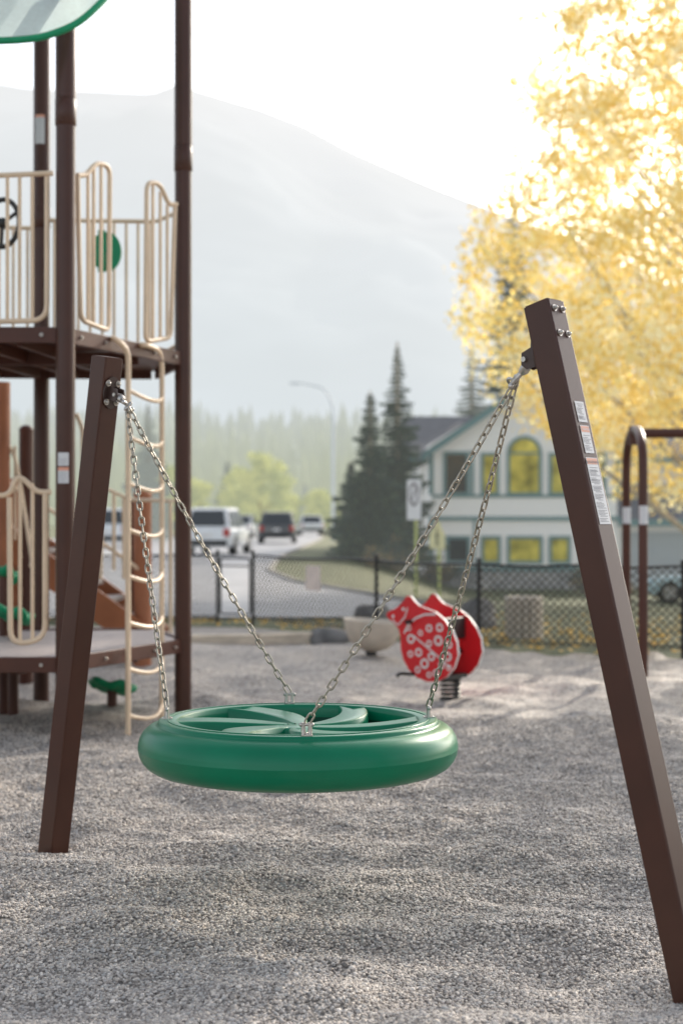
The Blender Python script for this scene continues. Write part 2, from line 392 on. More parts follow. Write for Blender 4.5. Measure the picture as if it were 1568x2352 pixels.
# spruces
def spruce_mats(h): return [mat('spruce_needles',(.022,.048,.030),.7,var=.3,scale=4,haze=h,hz=(.75,.8,.76)),mat('spruce_needles_pale',(.06,.10,.05),.7,var=.3,scale=4,haze=h,hz=(.78,.82,.76))]  # two needle tones, mixed at random over the twigs
def spruce_meshes(H,R,seed,mats):
    r=np.random.default_rng(seed);V=[];MI=[];z=H*.07
    while z<H*.985:
        f=(z/H);Rz=R*(1-f)**.85*r.uniform(.6,1.15)+.05;nb=int(7+6*(1-f))
        a0=r.random()*6
        for b in range(nb):
            a=a0+b*6.283/nb+r.normal(0,.15);L=Rz*r.uniform(.5,1.15);d=np.array([math.cos(a),math.sin(a),0]);s=np.array([-d[1],d[0],0])
            nt=max(3,int(L/.10))
            for q in range(nt):
                t=(q+.5)/nt;p=d*L*t+np.array([0,0,z+L*(-.32*t+.22*t*t)])
                w=(.30*(1-t)+.10)*min(1,L)*r.uniform(.6,1.1);
                for sg in(-1,1):
                    tip=p+s*sg*w+d*w*.7+np.array([0,0,-.10*w-r.random()*.12])
                    base=.05+.05*L*.4
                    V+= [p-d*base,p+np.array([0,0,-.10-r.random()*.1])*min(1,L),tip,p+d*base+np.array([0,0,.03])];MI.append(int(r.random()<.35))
        z+=H*.018+ .05*(1-f)
    V=np.array(V);me=np_mesh('crown',V,np.arange(len(V)).reshape(-1,4),mats,False,mi=np.array(MI))
    return me
def spruce(label,x,y,H,R,seed,haze,group='dark spruce trees near the house',me=None):
    z=gz(x,y) if y<150 else float(hill(np.array([x]),np.array([y]))[0])
    T=thing('spruce_tree',label,'tree',(x,y,z),group)
    MB().tube([(x,y,z-.1),(x,y,z+H*.5),(x,y,z+H)],[.03*H*.6,.012*H,.004*H],8).obj('trunk',BARK,T)
    me=me or spruce_meshes(H,R,seed,spruce_mats(haze))
    o=bpy.data.objects.new('crown',me);COL.objects.link(o);o.parent=T;return T
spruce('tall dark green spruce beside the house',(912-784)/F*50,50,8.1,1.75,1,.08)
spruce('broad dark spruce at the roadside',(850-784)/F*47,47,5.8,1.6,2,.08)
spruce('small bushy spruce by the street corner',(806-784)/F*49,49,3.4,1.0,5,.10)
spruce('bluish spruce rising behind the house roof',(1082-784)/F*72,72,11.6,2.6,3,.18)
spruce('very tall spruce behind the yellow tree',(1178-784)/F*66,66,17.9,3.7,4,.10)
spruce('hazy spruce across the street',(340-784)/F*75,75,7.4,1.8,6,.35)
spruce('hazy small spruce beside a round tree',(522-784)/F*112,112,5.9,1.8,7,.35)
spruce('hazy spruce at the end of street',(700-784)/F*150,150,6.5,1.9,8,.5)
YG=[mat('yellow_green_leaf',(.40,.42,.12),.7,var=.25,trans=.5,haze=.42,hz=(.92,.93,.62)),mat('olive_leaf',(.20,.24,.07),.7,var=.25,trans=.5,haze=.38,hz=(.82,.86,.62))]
for i,(px,d,h,r) in enumerate([(600,98,6.2,2.2),(556,110,5.2,2.0),(458,95,3.6,1.6),(735,140,4.2,2.0),(395,100,5.0,2.2),(665,150,3.6,1.8)]):
    x=(px-784)/F*d
    broad_tree('street_tree','rounded yellow-green tree beside the distant street',(x,d,gz(x,d)),h,[(h*.12,r*.7),(h*.4,r),(h*.7,r*.85),(h*.97,r*.3)],110,60,.14,YG,.12,BARK,30+i,limbs=8,crad=(.4,.75))['group']='round trees along the street'
rng=np.random.default_rng(99);random.seed(99)
# fallen leaves
n=2200;x=rng.uniform(-4,6,n);y=fy(x)+rng.normal(.1,.35,n)+rng.random(n)**2*5;z=ground(x,y)+.075
a=rng.normal(size=(n,3));a[:,2]*=.4;a/=np.linalg.norm(a,axis=1)[:,None];b=np.cross(a,np.array([0,0,1.])+rng.normal(0,.4,(n,3)));b/=np.linalg.norm(b,axis=1)[:,None]
P=np.stack([x,y,z],1);s=.035
V=np.stack([P-a*s,P+b*s*.7,P+a*s,P-b*s*.7],1).reshape(-1,3)
struct('fallen_leaves',np_mesh('fallen_leaves',V,np.arange(n*4).reshape(-1,4),[mat('fallen_leaf',(.75,.50,.15),.7,var=.3,scale=4,trans=.3)]),'yellow leaves fallen along the fence','leaves','stuff')
# ------------------------------------------------------------ swing posts
def swing_post(base,top,label,inner):
    base=Vector(base);top=Vector(top);T=thing('swing_post',label,'swing post',(base.x,base.y,0),'leaning posts of the saucer swing')
    t=(top-base).normalized()
    ax=Vector((.758,-.652,0));per=Vector((-.652,-.758,0))
    a=(ax-t*ax.dot(t)).normalized();b=(per-t*per.dot(t)).normalized()
    MB().obox(base-t*.25,top,a,.088,.088,0,.006).obj('post',BROWN,T)
    MB().obox(top,top+t*.004,a,.080,.080,0,.006).obj('cap',BROWN2,T)
    return T,t,a,b
LB=(-1.142,5.66,0);LT=(-.896,5.45,1.915);RB=(.955,3.86,0);RT=(.592,4.17,1.925)
T1,t,a,b=swing_post(LB,LT,'leaning brown square steel swing post, in shade',1)
def bolts(name,T,c,n,u,v,du,dv,r=.008):
    for i in(-1,1):
        for j in(-1,1):
            p=Vector(c)+u*du*i+v*dv*j
            m=MB();m.tube([p,p+n*.003],r*1.5,14);m.tube([p+n*.003,p+n*.008],r,6);m.ball(p+n*.008,(r*.8,)*3,8)
            m.obj(name,STEEL,T)
c=Vector(LT)-t*.13+a*.045
m=MB()
disc=[c+ (b*math.cos(q)*.040+t*math.sin(q)*.062) for q in np.linspace(0,6.283,25)[:-1]]
m.ext(disc,a*.006);m.obj('mounting_plate',DKB,T1)
bolts('bolt',T1,c+a*.006,a,b,t,.024,.036)
hg=MB()
for s_ in(-1,1):
    q=c+a*.006+b*.014*s_
    hg.ext([q-t*.025,q+t*.025,q+t*.018+a*.045,q-t*.012+a*.055,q-t*.030+a*.040],b*.005*s_)
hg.obj('hanger_bracket',DKB,T1)
m=MB();m.tube([c+a*.045-b*.026-t*.004,c+a*.045+b*.026-t*.004],.007,10);m.obj('bolt',STEEL,T1)
PL=S(292,930,5.355);PR=S(1186,868,4.25)
def swivel(T,p0,p1,a):
    d=(p1-p0).normalized();m=MB();side=a.cross(d).normalized()
    m.tube([p0,p0+d*.02,p0+d*.035],[.013,.016,.012],12)
    for s_ in(-1,1): m.tube([p0+d*.03,p0+d*.045+side*.016*s_,p0+d*.085+side*.014*s_],.0065,8)
    m.tube([p0+d*.08-side*.024,p0+d*.08+side*.024],.006,8)
    m.ball(p0+d*.08+side*.026,.009,8);m.ball(p0+d*.08-side*.026,.009,8)
    m.obj('swivel',STEEL,T)
    m=MB();L_=(p1-(p0+d*.08)).length
    q0=p0+d*.078;n_=side.cross(d)
    pts=[q0+d*(L_/2)+d*math.cos(w)*L_*.55+n_*math.sin(w)*.017 for w in np.linspace(0,6.283,17)[:-1]]
    m.tube(pts,.0052,8,closed=True);m.obj('shackle',STEEL,T)
swivel(T1,c+a*.048-t*.01,PL,a)
T2,t2,a2,b2=swing_post(RB,RT,'leaning brown square steel swing post with warning stickers',-1)
c2=Vector(RT)-t2*.14-a2*.045
m=MB();disc=[c2+(b2*math.cos(q)*.040+t2*math.sin(q)*.062) for q in np.linspace(0,6.283,25)[:-1]];m.ext(disc,-a2*.006);m.obj('mounting_plate',DKB,T2)
hg=MB()
for s_ in(-1,1):
    q=c2-a2*.006+b2*.014*s_
    hg.ext([q-t2*.03,q+t2*.03,q+t2*.022-a2*.045,q-t2*.012-a2*.055,q-t2*.030-a2*.040],b2*.005*s_)
hg.obj('hanger_bracket',DKB,T2)
MB().tube([c2-a2*.045-b2*.026,c2-a2*.045+b2*.028],.008,10).obj('bolt',STEEL,T2)
swivel(T2,c2-a2*.048-t2*.015,PR,a2)
cb=Vector(RT)-t2*.065+a2*.0445
bolts('bolt',T2,cb,a2,b2,t2,.022,.038,.007)
# stickers
def sticker(T,c,u,v,n,w,h,band=None,txt=None,name='warning_label',rows=0,bandpos=0,label=None):
    c=Vector(c);m=MB()
    def q(cx,cy,ww,hh,lift,mi):
        o=c+u*cx+v*cy+n*lift
        m.add([o-u*ww/2-v*hh/2,o+u*ww/2-v*hh/2,o+u*ww/2+v*hh/2,o-u*ww/2+v*hh/2],[(0,1,2,3)],mi)
    q(0,0,w,h,.0012,0)
    if band is not None: q(0,h/2-bandpos-.011,w*.92,.018,.0018,1)
    y=h/2-(.03 if band is not None else .014)
    rr_=random.Random(int(w*1e5+h*1e4))
    i=0
    while rows and y>-h/2+.006:
        ww=w*rr_.uniform(.45,.86);q(-w*.43+ww/2 if i%5 else 0,y,ww,.0016,.0018,2);y-=.0042 if i%5 else .007;i+=1
    o=m.obj(name,[STICK,STICKO,INK],T,recalc=False)
    if label:o['label']=label
    for (s_,cx,cy,sz,mt) in (txt or []):
        cu=bpy.data.curves.new('t','FONT');cu.body=s_;cu.size=sz;cu.align_x='CENTER';cu.align_y='CENTER'
        to=bpy.data.objects.new('t',cu);COL.objects.link(to)
        bpy.context.view_layer.update()
        me=bpy.data.meshes.new_from_object(to);bpy.data.objects.remove(to)
        M=Matrix.Identity(4)
        pos=c+u*cx+v*cy+n*.0024-Vector(T['_o'])
        for r_ in range(3): M[r_][0]=u[r_];M[r_][1]=v[r_];M[r_][2]=n[r_];M[r_][3]=pos[r_]
        me.transform(M);me.materials.clear();me.materials.append(mt)
        ob=bpy.data.objects.new('lettering',me);COL.objects.link(ob);ob.parent=o
    return o
def leg_pt(T,z): 
    f=(z)/(RT[2]);return Vector(RB).lerp(Vector(RT),f)
u2=-b2; 
if u2.x<0:u2=-u2
def stk(z0,z1,w,**k):
    c=(leg_pt(T2,z0)+leg_pt(T2,z1))/2+a2*.0445;h=(leg_pt(T2,z0)-leg_pt(T2,z1)).length
    return sticker(T2,c,u2,t2,a2,w,h,**k)
o=stk(1.625,1.565,.048,rows=1,txt=[('INSPECTION',0,.022,.006,INK),('AGES 5 TO 12',0,-.018,.007,INK)],label='small white information sticker')
o=stk(1.555,1.475,.048,band=1,rows=1,txt=[('WARNING',.002,.029,.009,STICK)],label='white sticker with orange warning band')
o=stk(1.462,1.272,.062,band=1,rows=1,txt=[('\u25b2WARNING',0,.084,.0125,INK),('Helmet Hazard',0,.058,.006,INK),('Entanglement Hazard',0,.032,.006,INK),('Hot Surface',0,.006,.006,INK),('Hard Surfacing',0,-.02,.006,INK)],label='long sticker with orange warning heading')
# ------------------------------------------------------------ swing seat
SC=Vector((-.145,4.8,.626));tilt=math.radians(-1.0)
Rt=Matrix.Rotation(tilt,3,'X')
def TS(p): return SC+Rt@Vector(p)
T3=thing('saucer_swing','round green moulded plastic swing hanging from four chains','swing',tuple(SC))
prof=[(.398,-.075),(.400,-.020),(.403,-.004),(.410,0),(.462,0),(.468,-.003),(.470,-.010),(.471,-.014),(.480,-.016),(.500,-.023),(.518,-.038),(.530,-.058),(.5355,-.080),(.536,-.0900),(.5364,-.0912),(.5364,-.0938),(.536,-.095),(.533,-.113),(.524,-.133),(.508,-.152),(.485,-.166),(.455,-.174),(.40,-.178),(.30,-.178),(.0,-.178)]
m=MB();m.lathe(prof,n=128,T=TS)
so=m.obj('seat',GREEN,T3)
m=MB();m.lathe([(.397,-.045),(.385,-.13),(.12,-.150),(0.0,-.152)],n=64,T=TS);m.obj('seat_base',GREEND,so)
m=MB();m.lathe([(.0,-.026),(.07,-.026),(.080,-.032),(.083,-.13)],n=48,T=TS);m.obj('hub',GREEN,so)
NV=6
for kx in range(NV):
    th0=kx*6.283/NV+.55;m=MB();L1=[];L2=[];n_=18
    for i in range(n_+1):
        r=.05+(.405-.05)*i/n_;th=th0+.55*(i/n_)**1.4;hw=.026+.036*math.sin(min(1,(i/n_)*1.15)*math.pi*.62)
        dth=hw/max(r,.07);zz=-.023+.020*(i/n_)**1.5
        L1.append((r,th-dth,zz));L2.append((r,th+dth,zz))
    def pc(r,th,z): return TS((r*math.cos(th),r*math.sin(th),z))
    vs=[];
    for (r,ta,z),(r_,tb,z_) in zip(L1,L2):
        e1=.004/max(r,.09);e2=.010/max(r,.09)
        vs+=[pc(r,ta,z-.045),pc(r,ta+e1,z-.004),pc(r,ta+e2,z),pc(r,(ta+tb)/2,z-.006),pc(r,tb-e2,z),pc(r,tb-e1,z-.004),pc(r,tb,z-.045)]
    fs=[]
    for i in range(n_):
        for j in range(6): fs.append((i*7+j,i*7+j+1,(i+1)*7+j+1,(i+1)*7+j))
    m.add(vs,fs,0,True);m.obj('vane',GREEN,so)
m=MB()
ring=[TS((.437*math.cos(q),.437*math.sin(q),.0008)) for q in np.linspace(0,6.2832,97)[:-1]]
m.tube(ring,.0022,6,closed=True);m.obj('rim_bead',GREEN,so)
lug_ang={'L':180+3,'B':90+6,'Fr':270+5,'R':0+2}
lug={}
for kx,an in lug_ang.items():
    an=math.radians(an);d=Vector((math.cos(an),math.sin(an),0));s_=Vector((-d.y,d.x,0));c=d*.440
    m=MB();
    m.add([TS(c+d*x+s_*y+Vector((0,0,z))) for z in(.0,.004) for x,y in((-.018,-.017),(.018,-.017),(.018,.017),(-.018,.017))],[(3,2,1,0),(4,5,6,7),(0,1,5,4),(1,2,6,5),(2,3,7,6),(3,0,4,7)])
    for sg in(-1,1):
        m.tube([TS(c+s_*.010*sg+Vector((0,0,.003))),TS(c+s_*.011*sg+Vector((0,0,.020))),TS(c+s_*.010*sg+Vector((0,0,.040)))],[.008,.0065,.0065],8)
        m.ball(TS(c+s_*.017*sg+Vector((0,0,.033))),.007,8)
        m.ball(TS(c+d*.010*sg+Vector((0,0,.005))),(.005,.005,.003),8)
    m.tube([TS(c-s_*.019+Vector((0,0,.033))),TS(c+s_*.019+Vector((0,0,.033)))],.0048,8)
    lug[kx]=TS(c+Vector((0,0,.038)))
    m.obj('chain_bracket',STEEL,so)
def chain(p0,p1,sag=.03,twist=0,ph=0):
    p0=Vector(p0);p1=Vector(p1);N=400
    pts=[p0.lerp(p1,i/N)+Vector((0,0,-sag*4*(i/N)*(1-i/N))) for i in range(N+1)]
    L_=sum((pts[i+1]-pts[i]).length for i in range(N));n=round(L_/.0325);pitch=L_/n
    cum=[0]
    for i in range(N):cum.append(cum[-1]+(pts[i+1]-pts[i]).length)
    def P(s_):
        i=min(N-1,max(0,int(np.searchsorted(cum,s_))-1));f=(s_-cum[i])/(cum[i+1]-cum[i]);return pts[i].lerp(pts[i+1],f)
    m=MB()
    for j in range(n):
        q=P((j+.5)*pitch);q2=P(min(L_,(j+.6)*pitch));d=(q2-q).normalized()
        up=Vector((.3,1,.2)).cross(d).normalized();w=d.cross(up)
        an=ph+(math.pi/2)*(j%2)+twist*j/n+random.uniform(-.12,.12);sd=up*math.cos(an)+w*math.sin(an)
        hl=pitch/2+.0028;rw=.0088;path=[]
        for kx in range(7):
            b_=-math.pi/2+math.pi*kx/6;path.append(q+d*(hl-rw+.0005+rw*math.cos(b_))+sd*rw*math.sin(b_))
        for kx in range(7):
            b_=math.pi/2+math.pi*kx/6;path.append(q+d*(-(hl-rw+.0005)+rw*math.cos(b_))+sd*rw*math.sin(b_))
        m.tube(path,.0033,7,closed=True)
    return m
for kx,p,tw in(('L',PL,1.5),('B',PL,.6),('Fr',PR,1.2),('R',PR,.5)):
    chain(p,lug[kx],.022,tw,.5).obj('chain',CHAIN,T3)
# ------------------------------------------------------------ play structure
A=(-1.59,8.2);B=(-1.05,9.44);C=(-2.17,10.3);A2=(-2.95,8.15)
PS=thing('play_structure','tall brown and beige playground climbing structure with two decks','playground',(-1.9,9.2,0))
def post(x,y,h,r=.056,collar=None,m_=BROWN,dome=False,name='post'):
    m=MB();m.tube([(x,y,-.15),(x,y,h)],r,24)
    if collar:
        z0,z1=collar;m.tube([(x,y,z0),(x,y,z0+.006),(x,y,z1-.006),(x,y,z1)],[r,r+.005,r+.005,r],24)
        m.tube([(x,y,z1),(x,y,h)],r+.003,24)
        for q in(z0+.02,z1-.02): m.ball((x-.01,y-r-.004,q),.006,8)
    if dome: m.ball((x,y,h),(r*1.05,r*1.05,r*.8),16)
    m.obj(name,m_,PS);
post(A[0],A[1],4.30,collar=(3.56,3.72));post(B[0],B[1],5.1,collar=(3.60,3.77));post(C[0],C[1],4.9,collar=(3.4,3.55))
post(-2.95,8.15,4.2);post(-3.0,10.2,4.6)
post(-2.48,11.2,1.99,m_=BROWN2,dome=True);post(-2.62,11.0,2.35,.06,m_=BROWN3)
post(-1.76,12.6,1.5,.08,m_=BROWN3,dome=True);post(-1.90,12.9,1.42,.05,m_=BROWN2,dome=True);post(-2.9,12.6,1.6,.07,m_=BROWN3,dome=True)
deckpoly=[(A[0],A[1]),(B[0],B[1]),(-1.35,10.35),(C[0],C[1]),(-3.0,10.2),(-2.95,8.15)]
DECKT=mat('perforated_deck_coating',(.30,.26,.25),.6,var=.12,scale=30)
for z in(2.40,.50):
    m=MB();P=[(x,y,z-.012) for x,y in deckpoly];m.ext([Vector(p) for p in P],(0,0,-.02),0)
    d=m.obj('deck',[BROWN2 if z>1 else DECKT],PS)
    n_=len(deckpoly)
    for i in range(n_):
        p=Vector((*deckpoly[i],z-.045));q=Vector((*deckpoly[(i+1)%n_],z-.045));e=(q-p).normalized();o_=Vector((e.y,-e.x,0))
        p=p+e*.03;q=q-e*.03
        m=MB();m.obox(p,q,o_,.03,.09,0,.004)
        for f in(.08,.28,.72,.92):
            bp=p.lerp(q,f)+o_*.016;m.tube([bp,bp+o_*.008],.011,8,m=1);m.ball(bp+o_*.009,.008,8,m=1)
        m.obj('deck_edge',[BROWN2,STEEL],d)
    for f in(.2,.4,.6,.8):
        m=MB();p=Vector((*A,z-.07)).lerp(Vector((*A2,z-.07)),f);m.obox(p+Vector((0,.05,0)),p+Vector((.25,1.95,0)),(1,0,0),.03,.07)
        m.obj('deck_beam',BROWN2,d)
    MB().obox((-2.9,9.1,z-.08),(-1.3,9.1,z-.08),(0,1,0),.03,.08).obj('deck_beam',BROWN2,d)
r=.0155
def rail(paths,bars=(),name='guard_rail',rb=.011,mt=BEIGE,rad=.09):
    m=MB()
    for p in paths: m.tube(fillet(p,rad),r,10)
    for p,q in bars: m.tube([p,q],rb,8)
    return m.obj(name,mt,PS)
W=lambda px,py:on_line(A,A2,px,py)
E=lambda px,py:on_line(A,B,px,py)
def wz(P,z): return Vector((P.x,P.y,z))
m_top=3.29;m_bot=2.44
rail([[wz(W(-200,0),3.25),wz(W(122,0),3.29)],[wz(W(108,0),3.27),wz(W(108,0),m_bot+.0),wz(W(-200,0),m_bot-.02)]],
     [(wz(W(p,0),3.27),wz(W(p,0),m_bot)) for p in(-110,-75,-45,-15,17,45,74)])
rail([[E(178,402),E(196,402),E(222,372),E(252,382),E(250,760),E(186,735),E(181,560),E(178,402)]],
     [(E(202,402),E(202,742)),(E(215,385),E(215,747)),(E(232,378),E(232,752))],rad=.06)
rail([[E(405,468),E(388,470),E(366,420),E(337,418),E(334,785),E(392,775),E(402,470)]],
     [(E(351,420),E(351,782)),(E(368,440),E(368,780)),(E(384,470),E(384,777))],rad=.06)
Bk=((-1.35,10.35),C);K=lambda px,py:on_line(Bk[0],Bk[1],px,py)
rail([[Vector((B[0],B[1],3.35)),Vector((-1.35,10.35,3.46)),wz(K(100,0),3.46)],[Vector((B[0],B[1],2.47)),Vector((-1.35,10.35,2.47)),wz(K(100,0),2.47)]],
     [(wz(K(p,0),3.46),wz(K(p,0),2.47)) for p in(125,152,180,207,235,262,290,317,343)])
rail([[Vector((C[0],C[1],3.4)),Vector((-3,10.2,3.4))],[Vector((C[0],C[1],2.5)),Vector((-3,10.2,2.5))]],
     [(Vector((C[0]-.1*i,C[1]-.012*i,3.4)),Vector((C[0]-.1*i,C[1]-.012*i,2.5))) for i in range(1,8)])
m=MB();cW=S(6,512,8.6)
pts=[cW+Vector((math.cos(q)*.10,math.sin(q)*.03,math.sin(q)*.15)) for q in np.linspace(0,6.283,33)[:-1]];m.tube(pts,.016,10,closed=True)
for q in(.5,2.6,4.7): m.tube([cW,cW+Vector((math.cos(q)*.1,math.sin(q)*.03,math.sin(q)*.15))],.012,8)
m.ball(cW,(.035,.03,.035),12);m.tube([cW,cW+Vector((0,.12,0))],.02,10);m.obj('steering_wheel',BLACK,PS)
m=MB();cg=S(244,577,10.0)
pts=[]
for q in np.linspace(-1.35,1.35,16): pts.append(cg+Vector((math.cos(q)*.105,0,math.sin(q)*.14)))
pts+= [cg+Vector((-.035,0,.14)),cg+Vector((-.05,0,.12)),cg+Vector((-.10,0,.10)),cg+Vector((-.10,0,-.10)),cg+Vector((-.05,0,-.11)),cg+Vector((-.035,0,-.14))]
m.ext(pts,(0,.025,0));m.tube([cg+Vector((0,-.03,.02)),cg+Vector((0,0,.02))],.03,16)
m.box(cg+Vector((-.03,-.012,0)),(.05,.02,.29))
m.obj('play_panel',GREEN2,PS)
# ladder
LT0=Vector((-1.297,8.66,0));LT1=Vector((-1.16,9.20,0))
a0=E(246,776);a1=E(312,792)
lad=MB()
lad.tube(fillet([a0+Vector((-.03,.12,0)),a0+Vector((.05,-.02,.0)),Vector((LT0.x,LT0.y,2.32)),Vector((LT0.x,LT0.y,-.1))],.14,8),.017,10)
lo=lad.obj('ladder',BEIGE,PS)
MB().tube(fillet([a1+Vector((-.03,.10,.01)),a1+Vector((.06,-.02,.0)),Vector((LT1.x,LT1.y,2.38)),Vector((LT1.x,LT1.y,-.1))],.14,8),.017,10).obj('ladder_side',BEIGE,lo)
for i in range(8):
    z=2.06-.283*i
    pts=[]
    for q in np.linspace(0,1,11):
        p=LT0.lerp(LT1,q);bow=4*q*(1-q);pts.append(Vector((p.x+.05*bow,p.y-.03*bow,z-.045*bow+.02)))
    MB().tube(pts,.0135,8).obj('rung',BEIGE,lo)
# lower panels
rail([[wz(W(-150,0),1.5),wz(W(22,0),1.42),wz(W(40,0),1.56),wz(W(85,0),1.45),wz(W(118,0),1.45)],[wz(W(104,0),1.45),wz(W(104,0),.60),wz(W(25,0),.57),wz(W(22,0),1.42)]],
     [(wz(W(p,0),1.5),wz(W(p,0),.58)) for p in(47,75)])
rail([[S(-10,1010,11),S(30,1030,11),S(45,1100,11),S(75,1290,10.9),S(72,1300,10.6)]],[(S(q,1010+q*.4,11),S(q,1240,11)) for q in(5,20,35)])
rail([[S(175,950,10.2),S(190,985,10.2),S(190,1080,10.2)]])
rail([[S(240,1120,12),S(300,1148,12),S(400,1150,11.6)],[S(236,1120,12),S(232,1330,12)],[S(262,1130,12),S(262,1310,12)],[S(285,1140,12),S(285,1330,12)],[S(392,1150,11.6),S(392,1480,11.6)]])
# stairs behind
p=S(-20,1215,11.8);q=S(345,1480,12.6)
MB().obox(p,q,(0,1,0),.05,.24).obj('stair_stringer',BROWN3,PS)
MB().obox(p+Vector((0,.8,0)),q+Vector((0,.8,0)),(0,1,0),.05,.24).obj('stair_stringer',BROWN3,PS)
for i in range(7):
    c=p.lerp(q,(i+.5)/7)+Vector((0,.4,.03));MB().box(c,(.26,.74,.04)).obj('stair_tread',DECKT,PS)
MB().tube(fillet([S(5,1100,12),S(240,1250,12.4),S(350,1330,12.6)],.2),.018,8).obj('handrail',BEIGE,PS)
# canopy roof
rim=[(-3.6,7.95,4.15),(-2.8,7.9,3.99),(-1.9,7.9,3.955),(-1.55,7.95,4.035),(-1.36,8.1,4.25),(-1.22,8.45,4.62),(-1.1,9.4,5.05),(-1.3,10.5,5.35),(-2.3,11.0,5.6),(-3.6,10.5,5.4),(-3.9,9.2,4.8)]
def cr(pts,n=6):
    P=[Vector(p) for p in pts];N=len(P);o=[]
    for i in range(N):
        a,b,c,d=P[i-1],P[i],P[(i+1)%N],P[(i+2)%N]
        for k_ in range(n):
            t_=k_/n;o.append(.5*((2*b)+(-a+c)*t_+(2*a-5*b+4*c-d)*t_*t_+(-a+3*b-3*c+d)*t_**3))
    return o
rimc=cr(rim)
MB().tube(rimc,.02,10,closed=True).obj('roof_rim',GREEN2,PS)
ROOFM=mat('translucent_mesh_canopy',(.74,.88,.89),.6,var=.05,scale=40,trans=.7,haze=0)
pk=Vector((-2.5,9.4,5.9));m=MB();vs=[];N=len(rimc)
for i in range(9):
    f=i/8
    for p in rimc: 
        v=p.lerp(pk,f);v.z+=.18*math.sin(f*math.pi);vs.append(v)
fs=[(i*N+j,i*N+(j+1)%N,(i+1)*N+(j+1)%N,(i+1)*N+j) for i in range(8) for j in range(N)]
m.add(vs,fs,0,True);m.obj('roof',ROOFM,PS)
# post stickers
def psticker(x,y,r,z0,z1,orange,lab):
    m=MB();n_=8;a0=math.radians(-125);a1=math.radians(-60);vs=[]
    for z in (z0,z1-.02,z1):
        for i in range(n_+1):
            a=a0+(a1-a0)*i/n_;vs.append((x+(r+.0015)*math.cos(a),y+(r+.0015)*math.sin(a),z))
    m.add(vs,[(i,i+1,i+n_+2,i+n_+1) for i in range(n_)],0,True)
    m.add(vs,[(i+n_+1,i+n_+2,i+2*n_+3,i+2*n_+2) for i in range(n_)],1 if orange else 0,True)
    z=z0+.012
    while z<z1-.03:
        m.add([(x+(r+.003)*math.cos(a),y+(r+.003)*math.sin(a),z+dz) for dz in(0,.002) for a in np.linspace(a0+.15,a1-.2,6)],[(i,i+1,i+7,i+6) for i in range(5)],2);z+=.012
    m.obj('warning_label',[STICK,STICKO,INK],PS,label=lab,recalc=False)
psticker(C[0],C[1],.060,4.0,4.21,True,'white sticker with orange heading on post')
psticker(A[0],A[1],.056,1.60,1.675,False,'small white sticker on post');psticker(A[0],A[1],.056,1.50,1.592,True,'white warning sticker on post')
# green step pods
def pod(c,rx,ry,h,lab):
    T=thing('stepping_pod',lab,'stepping pod',(c[0],c[1],0),'green leaf-shaped stepping pods')
    m=MB();n_=40;vs=[];prf=[(0,0),(.5,.004),(.85,.012),(1,.0),(.97,-.03),(.6,-.045),(0,-.05)]
    for r_,z in prf:
        for q in range(n_):
            a_=q*6.283/n_;w=1+.10*math.sin(5*a_)+.05*math.sin(9*a_+1)
            vs.append((c[0]+rx*r_*w*math.cos(a_),c[1]+ry*r_*w*math.sin(a_),c[2]+z+.02*r_*math.sin(5*a_)+.05*r_*math.cos(a_+2)))
    m.add(vs,[(i*n_+q,i*n_+(q+1)%n_,(i+1)*n_+(q+1)%n_,(i+1)*n_+q) for i in range(6) for q in range(n_)],0,True)
    m.obj('pad',GREEN2,T);MB().tube([(c[0],c[1],-.1),(c[0],c[1],c[2]-.03)],.035,12).obj('stem',BROWN2,T)
pod(S(258,1572,9.9),.16,.16,0,'low green leaf-shaped stepping pod in gravel');pod(S(32,1407,9.6),.13,.15,0,'green leaf-shaped stepping pod beside the structure');pod(S(10,1312,9.8),.10,.12,0,'higher green stepping pod beside the structure')
# ------------------------------------------------------------ spring rider
RD=thing('spring_rider','red ladybird spring rider with white ring pattern','spring rider',(.79,10.45,0))
u=Vector((.78,-.62,0));nn=Vector((.62,.78,0));c0=S(985,1490,10.3)
def uv(px,py,off=0): return c0+u*((px-985)/247)+Vector((0,0,(1490-py)/317))+nn*off
outl=[(1047,1500),(1044,1470),(1034,1445),(1018,1422),(998,1405),(975,1397),(962,1392),(952,1382),(944,1371),(935,1371),(929,1382),(920,1393),(908,1403),(893,1410),(889,1418),(896,1428),(908,1437),(917,1449),(921,1465),(922,1495),(928,1520),(940,1542),(958,1558),(980,1566),(1003,1564),(1023,1551),(1038,1530)]
def ring(m,px,py,ro,ri,off,mi):
    n_=18;vs=[]
    for r_ in(ro,ri):
        for q in range(n_):
            a_=q*6.283/n_;vs.append(uv(px,py,off)+u*(math.cos(a_)*r_/317)+Vector((0,0,math.sin(a_)*r_/317)))
    m.add(vs,[(q,(q+1)%n_,n_+(q+1)%n_,n_+q) for q in range(n_)],mi)
